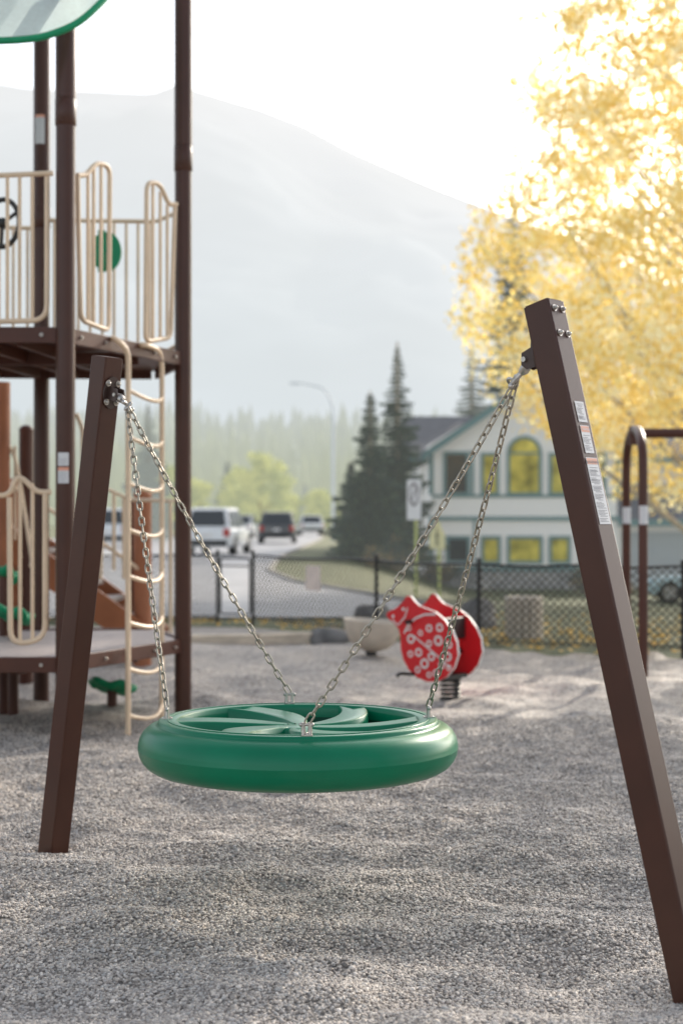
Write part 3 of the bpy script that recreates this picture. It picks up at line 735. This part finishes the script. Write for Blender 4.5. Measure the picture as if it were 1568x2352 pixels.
for off,nm in((0,0),(.32,1)):
    m=MB();m.ext([uv(x,y,off) for x,y in outl],nn*.022,0,1)
    for o_ in(off-.002,) if off==0 else ():
        for x,y,ro in((945,1470,11),(962,1500,10),(985,1443,9),(1008,1440,10),(1005,1470,12),(1028,1478,9),(1025,1505,11),(985,1478,8),(975,1525,12),(1000,1545,9),(960,1540,8),(1012,1525,9),(990,1508,10),(944,1505,8),(940,1445,7),(966,1455,7),(1028,1530,7),(985,1550,7)): ring(m,x,y,ro,ro*.55,o_,1)
        ring(m,905,1420,4,.1,o_,1);ring(m,928,1402,4,.1,o_,1)
        def strip(p,w):
            for a_,b_ in zip(p[:-1],p[1:]):
                A_=uv(*a_,o_-.001);B_=uv(*b_,o_-.001);t_=(B_-A_).normalized();s_=nn.cross(t_)*w/317
                m.add([A_-s_,B_-s_,B_+s_,A_+s_],[(0,1,2,3)],1)
        strip([(950,1462),(985,1490),(1018,1518),(1030,1530)],1.8);strip([(1000,1410),(975,1412),(955,1422),(940,1437),(930,1458)],2.2);strip([(903,1428),(916,1440),(932,1420),(938,1398)],1.5)
    m.obj('side_panel',[RED,WHITEP],RD,label='red panel with white rings' if off==0 else 'plain red panel')
m=MB();m.obox(uv(975,1500,.02),uv(975,1500,.31),u,.24,.04,0,.01);m.obj('seat',BLACK,RD)
m=MB();m.obox(uv(1005,1445,.02),uv(1005,1445,.31),u,.05,.16,0,.01);m.obj('backrest',BLACK,RD)
m=MB();m.tube([uv(945,1430,-.06),uv(945,1430,.40)],.016,8);m.obj('handle',BLACK,RD)
m=MB();m.tube(fillet([uv(932,1555,-.10),uv(938,1548,-.10),uv(952,1552,.0),uv(952,1552,.34),uv(938,1548,.42)],.05),.014,8);m.obj('footrest',BLACK,RD)
m=MB();m.obox(uv(985,1556,.02),uv(985,1556,.31),u,.25,.03);m.obj('base_plate',BLACK,RD)
m=MB();sx_,sy_=.80,10.46;pts=[]
for i in range(90):
    a_=i*.42;z=-.04+.19*i/89;pts.append((sx_+.068*math.cos(a_),sy_+.068*math.sin(a_),z))
m.tube(pts,.012,8);m.obj('spring',BLACK,RD)
# ------------------------------------------------------------ bowl spinner, rocks, bins
c=(.277,13.3,0)
BW=thing('spinner_bowl','beige moulded bowl seat on a short stem','spinner bowl',c)
m=MB()
def TB(p): return Vector(c)+Matrix.Rotation(math.radians(4),3,'Y')@Vector(p)
m.lathe([(0,.05),(.06,.055),(.15,.09),(.22,.16),(.262,.25),(.282,.335),(.285,.345),(.275,.345),(.25,.25),(.2,.16),(.1,.11),(0,.1)],n=40,T=TB);m.obj('bowl',CREAM,BW)
MB().tube([(c[0],c[1],-.1),(c[0],c[1],.08)],[.06,.05],14).obj('stem',BLACK,BW)
def rock(x,y,z,sx_,sy_,sz_,seed,lab):
    m=MB();n_=14;h=8;vs=[]
    for i in range(h+1):
        for k_ in range(n_):
            th=math.pi*i/h;a_=6.283*k_/n_;d=Vector((math.sin(th)*math.cos(a_),math.sin(th)*math.sin(a_),math.cos(th)))
            f=1+.25*(float(vn(np.array([d.x*1.7+seed]),np.array([d.y*1.7+d.z*2]),seed)[0])-.5)*2
            vs.append((d.x*sx_*f,d.y*sy_*f,d.z*sz_*f))
    m.add([(x+v[0],y+v[1],z+v[2]) for v in vs],[(i*n_+k_,(i+1)*n_+k_,(i+1)*n_+(k_+1)%n_,i*n_+(k_+1)%n_) for i in range(h) for k_ in range(n_)],0,True)
    o=m.obj('boulder',ROCK,org=(x,y,z));o['label']=lab;o['category']='boulder';o['group']='boulders by the gravel edge'
rock(-.12,15.2,.02,.24,.3,.14,1,'low flat grey boulder at gravel edge');rock(.33,16.6,.1,.24,.25,.22,2,'dark grey boulder near the fence');rock(1.62,17.0,.06,.26,.25,.26,3,'brown-grey boulder behind the fence')
x,y=(1202-784)/F*15.1,15.1;g=gz(x,y)
TR=thing('litter_bin','beige slatted litter bin behind the fence','litter bin',(x,y,g))
m=MB()
for i in range(16):
    a_=i*6.283/16;m.box((x+.185*math.cos(a_),y+.185*math.sin(a_),g+.25),(.025,.062,.44),0,Matrix.Rotation(a_,3,'Z'))
m.obj('slat',CREAM,TR);m=MB();m.lathe([(.20,.46),(.205,.49),(.15,.5),(.13,.47),(.13,.1),(0,.08)],c=(x,y,g),n=24);m.obj('rim',CREAM,TR)
MB().lathe([(.17,.04),(.17,.44)],c=(x,y,g),n=20).obj('liner',BLACK,TR)
# timber edging
TIM=mat('weathered_timber',(.62,.52,.40),.8,var=.2,scale=4,stretch=(1,8,8))
for i,(p,q) in enumerate([((-6,14.3),(-3.4,14.75)),((-3.38,14.75),(-.9,15.0)),((-.88,15.0),(.1,15.3))]):
    m=MB();m.obox((*p,gz(*p)+.025),(*q,gz(*q)+.025),(0,0,1),.14,.16,0,.012)
    o=m.obj('edging_board',TIM,org=(*p,0));o['label']='pale timber board edging the gravel';o['category']='edging board';o['group']='timber boards edging the gravel'
# ------------------------------------------------------------ fence
FN=thing('chain_link_fence','low black chain-link fence around the playground','fence',(1.37,14.2,0))
FENW=mat('fence_wire',(.06,.052,.04),.3,metal=.5,var=.3)
HF=.86
def fence_run(p,q,fr,meshed=True,T=FN):
    p=Vector((*p,0));q=Vector((*q,0));L_=(q-p).length;d=(q-p)/L_
    for f_ in fr:
        c_=p.lerp(q,f_);g_=gz(c_.x,c_.y)
        m=MB();m.tube([(c_.x,c_.y,g_-.05),(c_.x,c_.y,HF+.02)],.021,12);m.ball((c_.x,c_.y,HF+.02),.026,10);m.obj('post',BLACK,T)
    m=MB();m.tube([p+(q-p)*i/10+Vector((0,0,HF-.02-.02*math.sin(i/10*math.pi*2)**2)) for i in range(11)],.012,8);m.obj('rail',BLACK,T)
    m=MB();m.tube([p+Vector((0,0,.07)),q+Vector((0,0,.07))],.006,6);m.obj('rail',BLACK,T)
    if meshed:
        m=MB();sp=.080;h=HF-.06;z0=.03;nrm=Vector((-d.y,d.x,0))
        for sg in(1,-1):
            for i in range(-int(h/sp),int(L_/sp)+1):
                s0=i*sp;s1=s0+h;za=z0;zb=z0+h
                if s0<0: za+=-s0;s0=0
                if s1>L_: zb-=s1-L_;s1=L_
                if s1<=s0: continue
                if sg==1: a_=p+d*s0+Vector((0,0,za));b_=p+d*s1+Vector((0,0,zb))
                else: a_=p+d*(L_-s0)+Vector((0,0,za));b_=p+d*(L_-s1)+Vector((0,0,zb))
                m.tube([a_+nrm*.002*sg,b_+nrm*.002*sg],.0055,4,caps=False)
        m.obj('mesh',FENW,T,recalc=False)
fence_run(FL[1],FL[2],(0,.60,1.0));fence_run(FL[2],FL[3],(1.0,));fence_run(FL[3],FL[4],(1.0,))
gx=(500-784)/F*17.9
FN2=thing('chain_link_fence','low black chain-link fence beside the street','fence',(gx,17.9,0))
fence_run((gx,17.9),(-9,18.6),(0,.33,.66,1),T=FN2)
GT=thing('gate','low black metal gate between two fence posts','gate',(gx+.05,17.85,0))
m=MB();p=Vector((gx+.04,17.87,0));q=Vector((-1.14,17.72,0))
m.tube(fillet([p+Vector((0,0,.10)),p+Vector((0,0,.80)),q+Vector((0,0,.80)),q+Vector((0,0,.10)),p+Vector((0,0,.10))],.03),.013,8);m.tube([p+Vector((0,0,.70)),q+Vector((0,0,.70))],.010,8)
m.obj('frame',BLACK,GT)
d=(Vector((*FL[2],0))-Vector((*FL[1],0))).normalized()
NP=mat('faded_notice',(.72,.60,.52),.6,var=.08)
c=on_line(FL[1],FL[2],719,1328)
m=MB();m.obox(c-d*.15-Vector((0,.02,0)),c+d*.15-Vector((0,.02,0)),(0,0,1),.29,.004);o=m.obj('notice_board',NP,org=tuple(c));o['label']='faded blank cream notice fixed to the fence';o['category']='notice'
# ------------------------------------------------------------ right pipe swing frame
AF=thing('arch_swing_frame','brown tubular arch swing frame with white stickers','swing frame',(2.5,12.2,0))
p0=Vector((2.435,11.5,-.1));p1=Vector((2.60,13.0,-.1));m=MB()
d=(p1-p0);path=[p0]
for i in range(13):
    a_=math.pi*i/12;f=.5-.5*math.cos(a_)
    path.append(Vector((p0.x+d.x*f,p0.y+d.y*f,1.72+.34*math.sin(a_)**.8)))
path.append(p1)
m.tube(path,.039,14);m.obj('arch',BROWN2,AF)
MB().tube([Vector((2.52,12.25,2.03)),Vector((5.9,12.0,2.03))],.042,14).obj('beam',BROWN2,AF)
m=MB();m.tube([(2.52,12.25,1.93),(2.52,12.25,2.09)],.05,14);m.obj('collar',BROWN2,AF)
for p in((2.435,11.5),(2.60,13.0)):
    m=MB()
    vs=[(p[0]+.0405*math.cos(a_),p[1]+.0405*math.sin(a_),z) for z in(1.25,1.40) for a_ in np.linspace(-2.7,-.4,9)]
    m.add(vs,[(i,i+1,i+10,i+9) for i in range(8)],0,True);m.obj('label_sticker',STICK,AF,recalc=False)
# ------------------------------------------------------------ signs
LIME=mat('muted_lime_reflective',(.50,.54,.16),.5,var=.08,haze=.05);PYEL=mat('pale_yellow_reflective',(.75,.70,.40),.5,var=.08)
def sign(x,y,ztop,kind,lab):
    g=gz(x,y);T=thing('road_sign',lab,'road sign',(x,y,g),'roadside signs on lime posts')
    MB().tube([(x,y,g-.05),(x,y,ztop)],.025,10).obj('pole',LIME,T)
    ang=math.radians(68);uu=Vector((math.cos(ang),-math.sin(ang),0));nn_=Vector((-uu.y,uu.x,0))
    if nn_.y>0: nn_=-nn_
    cc=Vector((x,y,0))+nn_*.04
    if kind==0:
        w=.28;pts=[cc+uu*sx_*w+Vector((0,0,z)) for sx_,z in((-1,ztop-.68),(1,ztop-.68),(1,ztop),(-1,ztop))]
        m=MB();m.ext(pts,nn_*-.004,0)
        n_=20;c_=cc+Vector((0,0,ztop-.25))+nn_*.003;vs=[]
        for r_ in(.2,.155):
            for q in range(n_): vs.append(c_+uu*math.cos(q*6.283/n_)*r_+Vector((0,0,math.sin(q*6.283/n_)*r_)))
        m.add(vs,[(q,(q+1)%n_,n_+(q+1)%n_,n_+q) for q in range(n_)],1)
        e=Vector((0,0,1));dd=(uu+e).normalized();s_=(uu-e).normalized()*.022
        m.add([c_-dd*.17-s_,c_+dd*.17-s_,c_+dd*.17+s_,c_-dd*.17+s_],[(0,1,2,3)],1)
        m.obj('panel',[WHITEP,mat('sign_dark_grey',(.10,.07,.07),.5)],T)
    else:
        pts=[cc+uu*sx_+Vector((0,0,z)) for sx_,z in((-.3,ztop-.45),(.3,ztop-.45),(.3,ztop-.2),(0,ztop+.05),(-.3,ztop-.2))]
        m=MB();m.ext(pts,nn_*-.004,0)
        c_=cc+nn_*.004+Vector((0,0,ztop-.2))
        def st(a_,b_,w):
            A_=c_+uu*a_[0]+Vector((0,0,a_[1]));B_=c_+uu*b_[0]+Vector((0,0,b_[1]));t_=(B_-A_).normalized();s_=nn_.cross(t_)*w
            m.add([A_-s_,B_-s_,B_+s_,A_+s_],[(0,1,2,3)],1)
        st((0,.05),(0,-.08),.025);st((0,-.08),(-.06,-.2),.014);st((0,-.08),(.06,-.2),.014);st((0,.03),(-.07,-.05),.011);st((0,.03),(.07,-.05),.011);st((0,.07),(0,.11),.02)
        m.obj('panel',[PYEL,BLACK],T)
sign((955-784)/F*24,24,1.95,0,'white sign with a circle on lime post');sign((1008-784)/F*24.5,24.5,1.22,1,'pale yellow pentagon crossing sign on post')
# street lamp
LX,LY=-.47,80.0
SL=thing('street_lamp','tall grey curved-arm street lamp beside the road','street lamp',(LX,LY,gz(LX,LY)))
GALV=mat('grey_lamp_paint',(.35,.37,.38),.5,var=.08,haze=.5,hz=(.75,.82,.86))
path=[Vector((LX,LY,-.1)),Vector((LX,LY,7.0))]+[Vector((LX-.9*(1-math.cos(a_))*1.0,LY,7.0+1.7*math.sin(a_))) for a_ in np.linspace(.15,1.5,8)]+[Vector((-2.3,LY,8.9))]
MB().tube(path,[.11,.09]+[.06]*8+[.045],8).obj('pole',GALV,SL)
MB().ball((-2.6,LY,8.88),(.38,.14,.09),12).obj('lamp_head',GALV,SL)
# ------------------------------------------------------------ cars
GLASS=mat('dark_car_glass',(.02,.025,.03),.08,var=.2,haze=.04);TYRE=mat('tyre',(.02,.02,.02),.8);RIM=mat('wheel_rim',(.4,.4,.42),.35,metal=.7)
TAIL=mat('red_tail_lamp',(.5,.02,.01),.3);HEAD=mat('clear_lamp',(.7,.7,.68),.2)
def car(label,x,y,z,yaw,paint,L_=4.6,Wd=1.85,H=1.66,suv=True,group='cars on the street'):
    T=bpy.data.objects.new('parked_car',None);COL.objects.link(T);T.location=(x,y,z);T.rotation_euler=(0,0,yaw);T['_o']=(0,0,0)
    T['label']=label;T['category']='car';T['group']=group
    w=Wd/2;zs=H*.57;m=MB()
    st=[(-L_/2,.80,.42,zs*.93),(-L_/2+.12,.94,.30,zs*.99),(-L_/2+.6,1,.25,zs),(-.6,1,.24,zs),(L_*.16,1,.24,zs*.99),(L_*.30,.985,.25,zs*.96),(L_/2-.35,.95,.27,zs*.86),(L_/2-.08,.86,.33,zs*.76),(L_/2,.74,.42,zs*.66)]
    vs=[];n_=12
    for yy,ws,zb,zt in st:
        W_=w*ws;pr=[(.55,zb),(.93,zb+.02),(1,zb+.16),(1.0,zb+(zt-zb)*.62),(.965,zt-.05),(.90,zt)]
        for a_,b_ in pr: vs.append((W_*a_,yy,b_))
        for a_,b_ in reversed(pr): vs.append((-W_*a_,yy,b_))
    fs=[(i*n_+k_,i*n_+(k_+1)%n_,(i+1)*n_+(k_+1)%n_,(i+1)*n_+k_) for i in range(len(st)-1) for k_ in range(n_)]
    m.add(vs,fs,0,True);m.add(vs[:n_],[tuple(range(n_))]);m.add(vs[-n_:],[tuple(range(n_-1,-1,-1))])
    yb0,yb1=(-L_/2+.06,-L_/2+.45) if suv else (-L_/2+.55,-L_/2+1.15)
    yf0,yf1=L_*.20,L_*.03
    lo=[(-w*.93,yb0),(w*.93,yb0),(w*.93,yf0),(-w*.93,yf0)];hi=[(-w*.74,yb1),(w*.74,yb1),(w*.76,yf1),(-w*.76,yf1)]
    LO=[Vector((a_,b_,zs-.02)) for a_,b_ in lo];HI=[Vector((a_,b_,H-.04)) for a_,b_ in hi]
    TP=[Vector((a_*.9,b_*.93+.0,H)) for a_,b_ in hi]
    m.add(LO+HI+TP,[(0,1,5,4),(1,2,6,5),(2,3,7,6),(3,0,4,7),(4,5,9,8),(5,6,10,9),(6,7,11,10),(7,4,8,11),(8,9,10,11)])
    m.obj('body',paint,T,bevel=.03)
    def win(i,j,u0,u1,v0,v1):
        a_,b_,c_,d_=LO[i],LO[j],HI[j],HI[i];P=lambda u_,v_:(a_.lerp(b_,u_)).lerp(d_.lerp(c_,u_),v_)
        q=[P(u0,v0),P(u1,v0),P(u1-.01,v1),P(u0+.01,v1)];nn_=(q[1]-q[0]).cross(q[3]-q[0]).normalized()
        mm=MB();mm.ext([x_+nn_*.035 for x_ in q],-nn_*.02);mm.obj('window',GLASS,T)
    win(0,1,.08,.92,.12,.9);win(2,3,.06,.94,.08,.93)
    for i,j in((1,2),(3,0)):
        for u0,u1 in((.06,.30),(.33,.62),(.65,.93)): win(i,j,u0,u1,.1,.88)
    for sx_ in(-1,1):
        for yy in(-L_*.30,L_*.31):
            r_=.34;cx=sx_*(w-.10)
            MB().tube([(cx-.11,yy,r_),(cx+.11,yy,r_)],r_,24).obj('tyre',TYRE,T)
            MB().tube([(cx+sx_*.105,yy,r_),(cx+sx_*.118,yy,r_)],r_*.62,16).obj('rim',RIM,T)
        MB().box((sx_*w*.80,-L_/2+.05,zs*.84),(.20,.16,.26 if suv else .14)).obj('tail_lamp',TAIL,T,bevel=.02)
        MB().box((sx_*w*.62,L_/2-.10,zs*.68),(.30,.16,.13)).obj('headlight',HEAD,T,bevel=.02)
        MB().box((sx_*(w+.08),yf0-.15,zs+.08),(.16,.10,.12)).obj('mirror',paint,T,bevel=.02)
    MB().box((0,-L_/2-.01,.42),(Wd*.82,.10,.18)).obj('bumper',BLACK,T,bevel=.02)
    MB().box((0,-L_/2+.0,.68),(.34,.07,.12)).obj('number_plate',WHITEP,T)
    return T
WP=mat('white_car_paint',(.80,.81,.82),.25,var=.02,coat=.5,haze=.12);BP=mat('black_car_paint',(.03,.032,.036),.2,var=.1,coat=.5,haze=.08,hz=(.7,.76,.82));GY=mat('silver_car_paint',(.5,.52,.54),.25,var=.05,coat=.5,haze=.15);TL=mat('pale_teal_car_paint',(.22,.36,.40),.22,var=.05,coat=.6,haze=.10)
car('white estate car parked on the street',(503-784)/F*50,50,.05,-.10,WP,H=1.6,Wd=1.7)
car('black estate car driving away on street',(638-784)/F*72,72,.05,.02,BP,H=1.55)
car('small white distant car on the street',(712-784)/F*105,105,.05,.1,WP,suv=False,H=1.45)
car('silver distant car on the street',(560-784)/F*95,95,.05,-.1,GY,suv=False,H=1.45)
car('white distant car parked at kerb',(265-784)/F*62,62,.05,0,WP)
car('pale teal car parked beside the house',(1638-784)/F*44,44,gz(11.4,44)+.05,1.45,TL,suv=False,H=1.5,group='cars by the house')
# ------------------------------------------------------------ house
Y0=52.0;sc_=Y0/F
hx=lambda px:(px-784)*sc_
hz_=lambda py:CH+(HY-py)*sc_
gb=-1.45
HS=thing('house','two-storey cream house with teal trim and arched window','house',(hx(1203),Y0,gb))
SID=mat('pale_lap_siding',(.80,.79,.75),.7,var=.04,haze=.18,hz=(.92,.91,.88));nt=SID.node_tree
b_=nt.nodes['Principled BSDF'];tc=nd(nt,'ShaderNodeTexCoord');sp=nd(nt,'ShaderNodeSeparateXYZ');mt=nd(nt,'ShaderNodeMath',operation='MULTIPLY');mt.inputs[1].default_value=5.5;fr=nd(nt,'ShaderNodeMath',operation='FRACT');bp=nd(nt,'ShaderNodeBump');bp.inputs['Strength'].default_value=1;bp.inputs['Distance'].default_value=.03
L=nt.links;L.new(tc.outputs['Object'],sp.inputs[0]);L.new(sp.outputs['Z'],mt.inputs[0]);L.new(mt.outputs[0],fr.inputs[0]);L.new(fr.outputs[0],bp.inputs['Height']);bp.invert=True;L.new(bp.outputs[0],b_.inputs['Normal'])
TEAL=mat('teal_trim_paint',(.10,.22,.22),.6,var=.08,haze=.08,hz=(.8,.85,.85));SHG=mat('dark_grey_shingles',(.065,.065,.075),.9,var=.3,scale=3,bump=.6,bscale=12,haze=.08)
STN=mat('fieldstone',(.16,.155,.15),.9,col2=(.50,.48,.45),scale=4,bump=.6,bscale=6,haze=.08);PANE=mat('window_glass_painted_reflection',(.10,.11,.03),.08,col2=(.90,.76,.16),scale=1.6,haze=.08,hz=(.95,.85,.4));PAND=mat('dark_window_glass',(.03,.035,.035),.08,var=.4,scale=1,haze=.05)  # PANE: yellow noise and glow are painted reflections of autumn trees
m=MB();zb=hz_(1310)
m.ext([(hx(990),Y0,zb),(hx(1416),Y0,zb),(hx(1416),Y0,hz_(1018)),(hx(1203),Y0,hz_(893)),(hx(990),Y0,hz_(1018))],(0,6,0));m.obj('gable_wall',SID,HS)
m=MB();m.box(((hx(966)+14.5)/2+.15,59.5,(hz_(1045)+gb)/2),(14.5-hx(966),8,hz_(1045)-gb));m.obj('main_wall',SID,HS)
m=MB();m.box(((hx(988)+hx(1418))/2,Y0+3,(zb+gb)/2-.005),(hx(1418)-hx(988),6.1,zb-gb));m.obj('stone_base',STN,HS)
for sg in(-1,1):
    ex=hx(965) if sg<0 else hx(1441);pk_=Vector((hx(1203),0,hz_(880)));ev=Vector((ex,0,hz_(1043)))
    m=MB();th=Vector((0,0,-.16));a_=pk_+Vector((0,Y0-.55,0));b2_=ev+Vector((0,Y0-.55,0))
    m.ext([a_,b2_,b2_+th,a_+th],(0,8.5,0));ro=m.obj('gable_roof',SHG,HS)
    m=MB();a_=pk_+Vector((0,Y0-.60,-.02));b2_=ev+Vector((0,Y0-.60,-.02));m.ext([a_,b2_,b2_+th*1.7,a_+th*1.7],(0,.045,0));m.obj('fascia',TEAL,ro)
m=MB();ez=hz_(1045);rz=5.6
x0,x1=hx(950)-.1,14.8
m.ext([(x0,54.6,ez),(x0,60,rz),(x0,65.4,ez),(x0,65.4,ez-.2),(x0,60,rz-.25),(x0,54.6,ez-.2)],(x1-x0,0,0));m.obj('roof',SHG,HS)
m=MB();m.box(((x0+x1)/2,54.55,ez-.08),(x1-x0,.05,.22));m.obj('fascia',TEAL,HS)
m=MB();wz1=hz_(1190);m.box(((hx(1417)+16)/2,Y0+2.7,(wz1+gb)/2),(16-hx(1417),4.5,wz1-gb));m.obj('garage_wall',SID,HS)
m=MB();m.ext([(hx(1417)+.01,Y0-.1,wz1-.1),(hx(1417)+.01,Y0+4,wz1+1.5),(hx(1417)+.01,Y0+4,wz1+1.3),(hx(1417)+.01,Y0-.1,wz1-.25)],(16-hx(1417),0,0));m.obj('garage_roof',SHG,HS)
m=MB();m.box(((hx(1417)+16)/2,Y0-.14,wz1-.17),(16-hx(1417),.06,.24));m.obj('fascia',TEAL,HS)
GD=mat('grey_garage_door',(.38,.40,.40),.6,var=.05,haze=.1)
for px in(1440,1600):
    m=MB();cx=hx(px)+1.1;m.box((cx,Y0+.42,gb+1.15),(2.5,.06,2.2),0)
    for k_ in range(4): m.box((cx,Y0+.38,gb+.35+k_*.53),(2.3,.03,.46),0)
    m.obj('garage_door',GD,HS)
def band(pxl,pxr,pyt,pyb,d=.05,mm=TEAL,nm='trim_band'):
    z1=hz_(pyt);z0=hz_(pyb);MB().box(((hx(pxl)+hx(pxr))/2,Y0-d/2,(z0+z1)/2),(hx(pxr)-hx(pxl),d,z1-z0)).obj(nm,mm,HS)
band(984,1422,1186,1196,.08);band(990,1416,1136,1143,.05);band(984,995,1196.2,1300,.06,nm='corner_board');band(984,995,1030,1135.8,.06,nm='corner_board');band(1411,1422,1030,1135.8,.06,nm='corner_board')
band(984,1422,1300.2,1312,.1);band(1086,1092,1196.2,1300,.04,nm='corner_board');band(1080,1088,1035,1135.8,.055,nm='corner_board')
def window(l,r_,t_,b__,arch=False,dark=False,mull=1):
    def outline(g,y):
        x0_,x1_,z0_=hx(l)+g,hx(r_)-g,hz_(b__)+g
        if arch:
            R_=(x1_-x0_)/2;zc=hz_(t_)-g-R_;return [(x0_,y,z0_),(x1_,y,z0_)]+[((x0_+x1_)/2+R_*math.cos(a_),y,zc+R_*math.sin(a_)) for a_ in np.linspace(0,math.pi,15)]
        return [(x0_,y,z0_),(x1_,y,z0_),(x1_,y,hz_(t_)-g),(x0_,y,hz_(t_)-g)]
    m=MB();o1=outline(-.09,Y0-.09);o2=outline(.03,Y0-.09);n_=len(o1)
    m.add(o1+o2+[(x_,Y0,z_) for x_,_,z_ in o1]+[(x_,Y0-.02,z_) for x_,_,z_ in o2],[(i,(i+1)%n_,n_+(i+1)%n_,n_+i) for i in range(n_)]+[(i,2*n_+i,2*n_+(i+1)%n_,(i+1)%n_) for i in range(n_)]+[(n_+i,n_+(i+1)%n_,3*n_+(i+1)%n_,3*n_+i) for i in range(n_)])
    zt=hz_(t_)-(((hx(r_)-hx(l))/2) if arch else 0)
    if arch: m.box(((hx(l)+hx(r_))/2,Y0-.05,zt),(hx(r_)-hx(l),.05,.07))
    for q in range(mull): 
        xx=hx(l)+(hx(r_)-hx(l))*(q+1)/(mull+1);m.box((xx,Y0-.052,(hz_(b__)+zt)/2),(.05,.05,zt-hz_(b__)))
    w=m.obj('window',TEAL,HS)
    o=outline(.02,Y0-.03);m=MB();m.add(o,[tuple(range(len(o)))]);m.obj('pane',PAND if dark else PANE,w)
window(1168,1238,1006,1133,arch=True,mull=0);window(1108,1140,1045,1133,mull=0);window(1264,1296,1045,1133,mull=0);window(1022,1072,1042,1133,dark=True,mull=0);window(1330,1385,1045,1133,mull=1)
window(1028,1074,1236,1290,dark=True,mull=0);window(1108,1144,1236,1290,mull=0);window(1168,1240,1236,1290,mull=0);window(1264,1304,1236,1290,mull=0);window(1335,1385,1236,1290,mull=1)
SH=[mat('shrub_leaf',(.05,.07,.02),.8,var=.3,trans=.3,haze=.08),mat('shrub_gold',(.25,.17,.04),.8,var=.3,trans=.3,haze=.08)]
for i,(px,d,s_) in enumerate([(905,46,.9),(1000,49,.8),(1340,48,.8),(870,44,.6),(1420,47,.7)]):
    x=(px-784)/F*d;g=gz(x,d);cs=rng.normal(0,.35*s_,(16,3));cs[:,2]=abs(cs[:,2])+.25*s_
    me=leaf_mesh('shrub',cs,np.full(16,.35*s_),60,.07,SH);o=bpy.data.objects.new('shrub',me);COL.objects.link(o);o.location=(x,d,g+.05);o['label']='leafy low shrub beside the house lawn';o['category']='shrub';o['group']='shrubs by the house'
# ------------------------------------------------------------ light & camera
EL=math.radians(25);AZ=math.radians(32)
w=bpy.data.worlds.new('World');sc.world=w;w.use_nodes=True;nt=w.node_tree;bg=nt.nodes['Background']
sky=nt.nodes.new('ShaderNodeTexSky');sky.sky_type='NISHITA';sky.sun_disc=False;sky.sun_elevation=EL;sky.sun_rotation=AZ;sky.dust_density=3;sky.air_density=1.0;sky.ozone_density=1
hs=nt.nodes.new('ShaderNodeHueSaturation');hs.inputs['Saturation'].default_value=.45
nt.links.new(sky.outputs[0],hs.inputs['Color']);nt.links.new(hs.outputs[0],bg.inputs[0]);bg.inputs[1].default_value=.30
sl=bpy.data.lights.new('sun','SUN');sl.energy=5;sl.angle=math.radians(.5);sl.color=(1,.90,.77);so=bpy.data.objects.new('sun',sl);COL.objects.link(so)
sv=Vector((math.sin(AZ)*math.cos(EL),math.cos(AZ)*math.cos(EL),math.sin(EL)));so.rotation_euler=sv.to_track_quat('Z','Y').to_euler()
cd=bpy.data.cameras.new('camera');cam=bpy.data.objects.new('camera',cd);COL.objects.link(cam);sc.camera=cam
cam.location=(0,0,CH);cam.rotation_euler=(math.radians(90+.245),0,0);cd.lens=50;cd.sensor_width=36;cd.clip_end=9000;cd.clip_start=.1
cd.dof.use_dof=True;cd.dof.focus_distance=4.6;cd.dof.aperture_fstop=2.2
for o in bpy.data.objects:
    if '_o' in o: del o['_o']
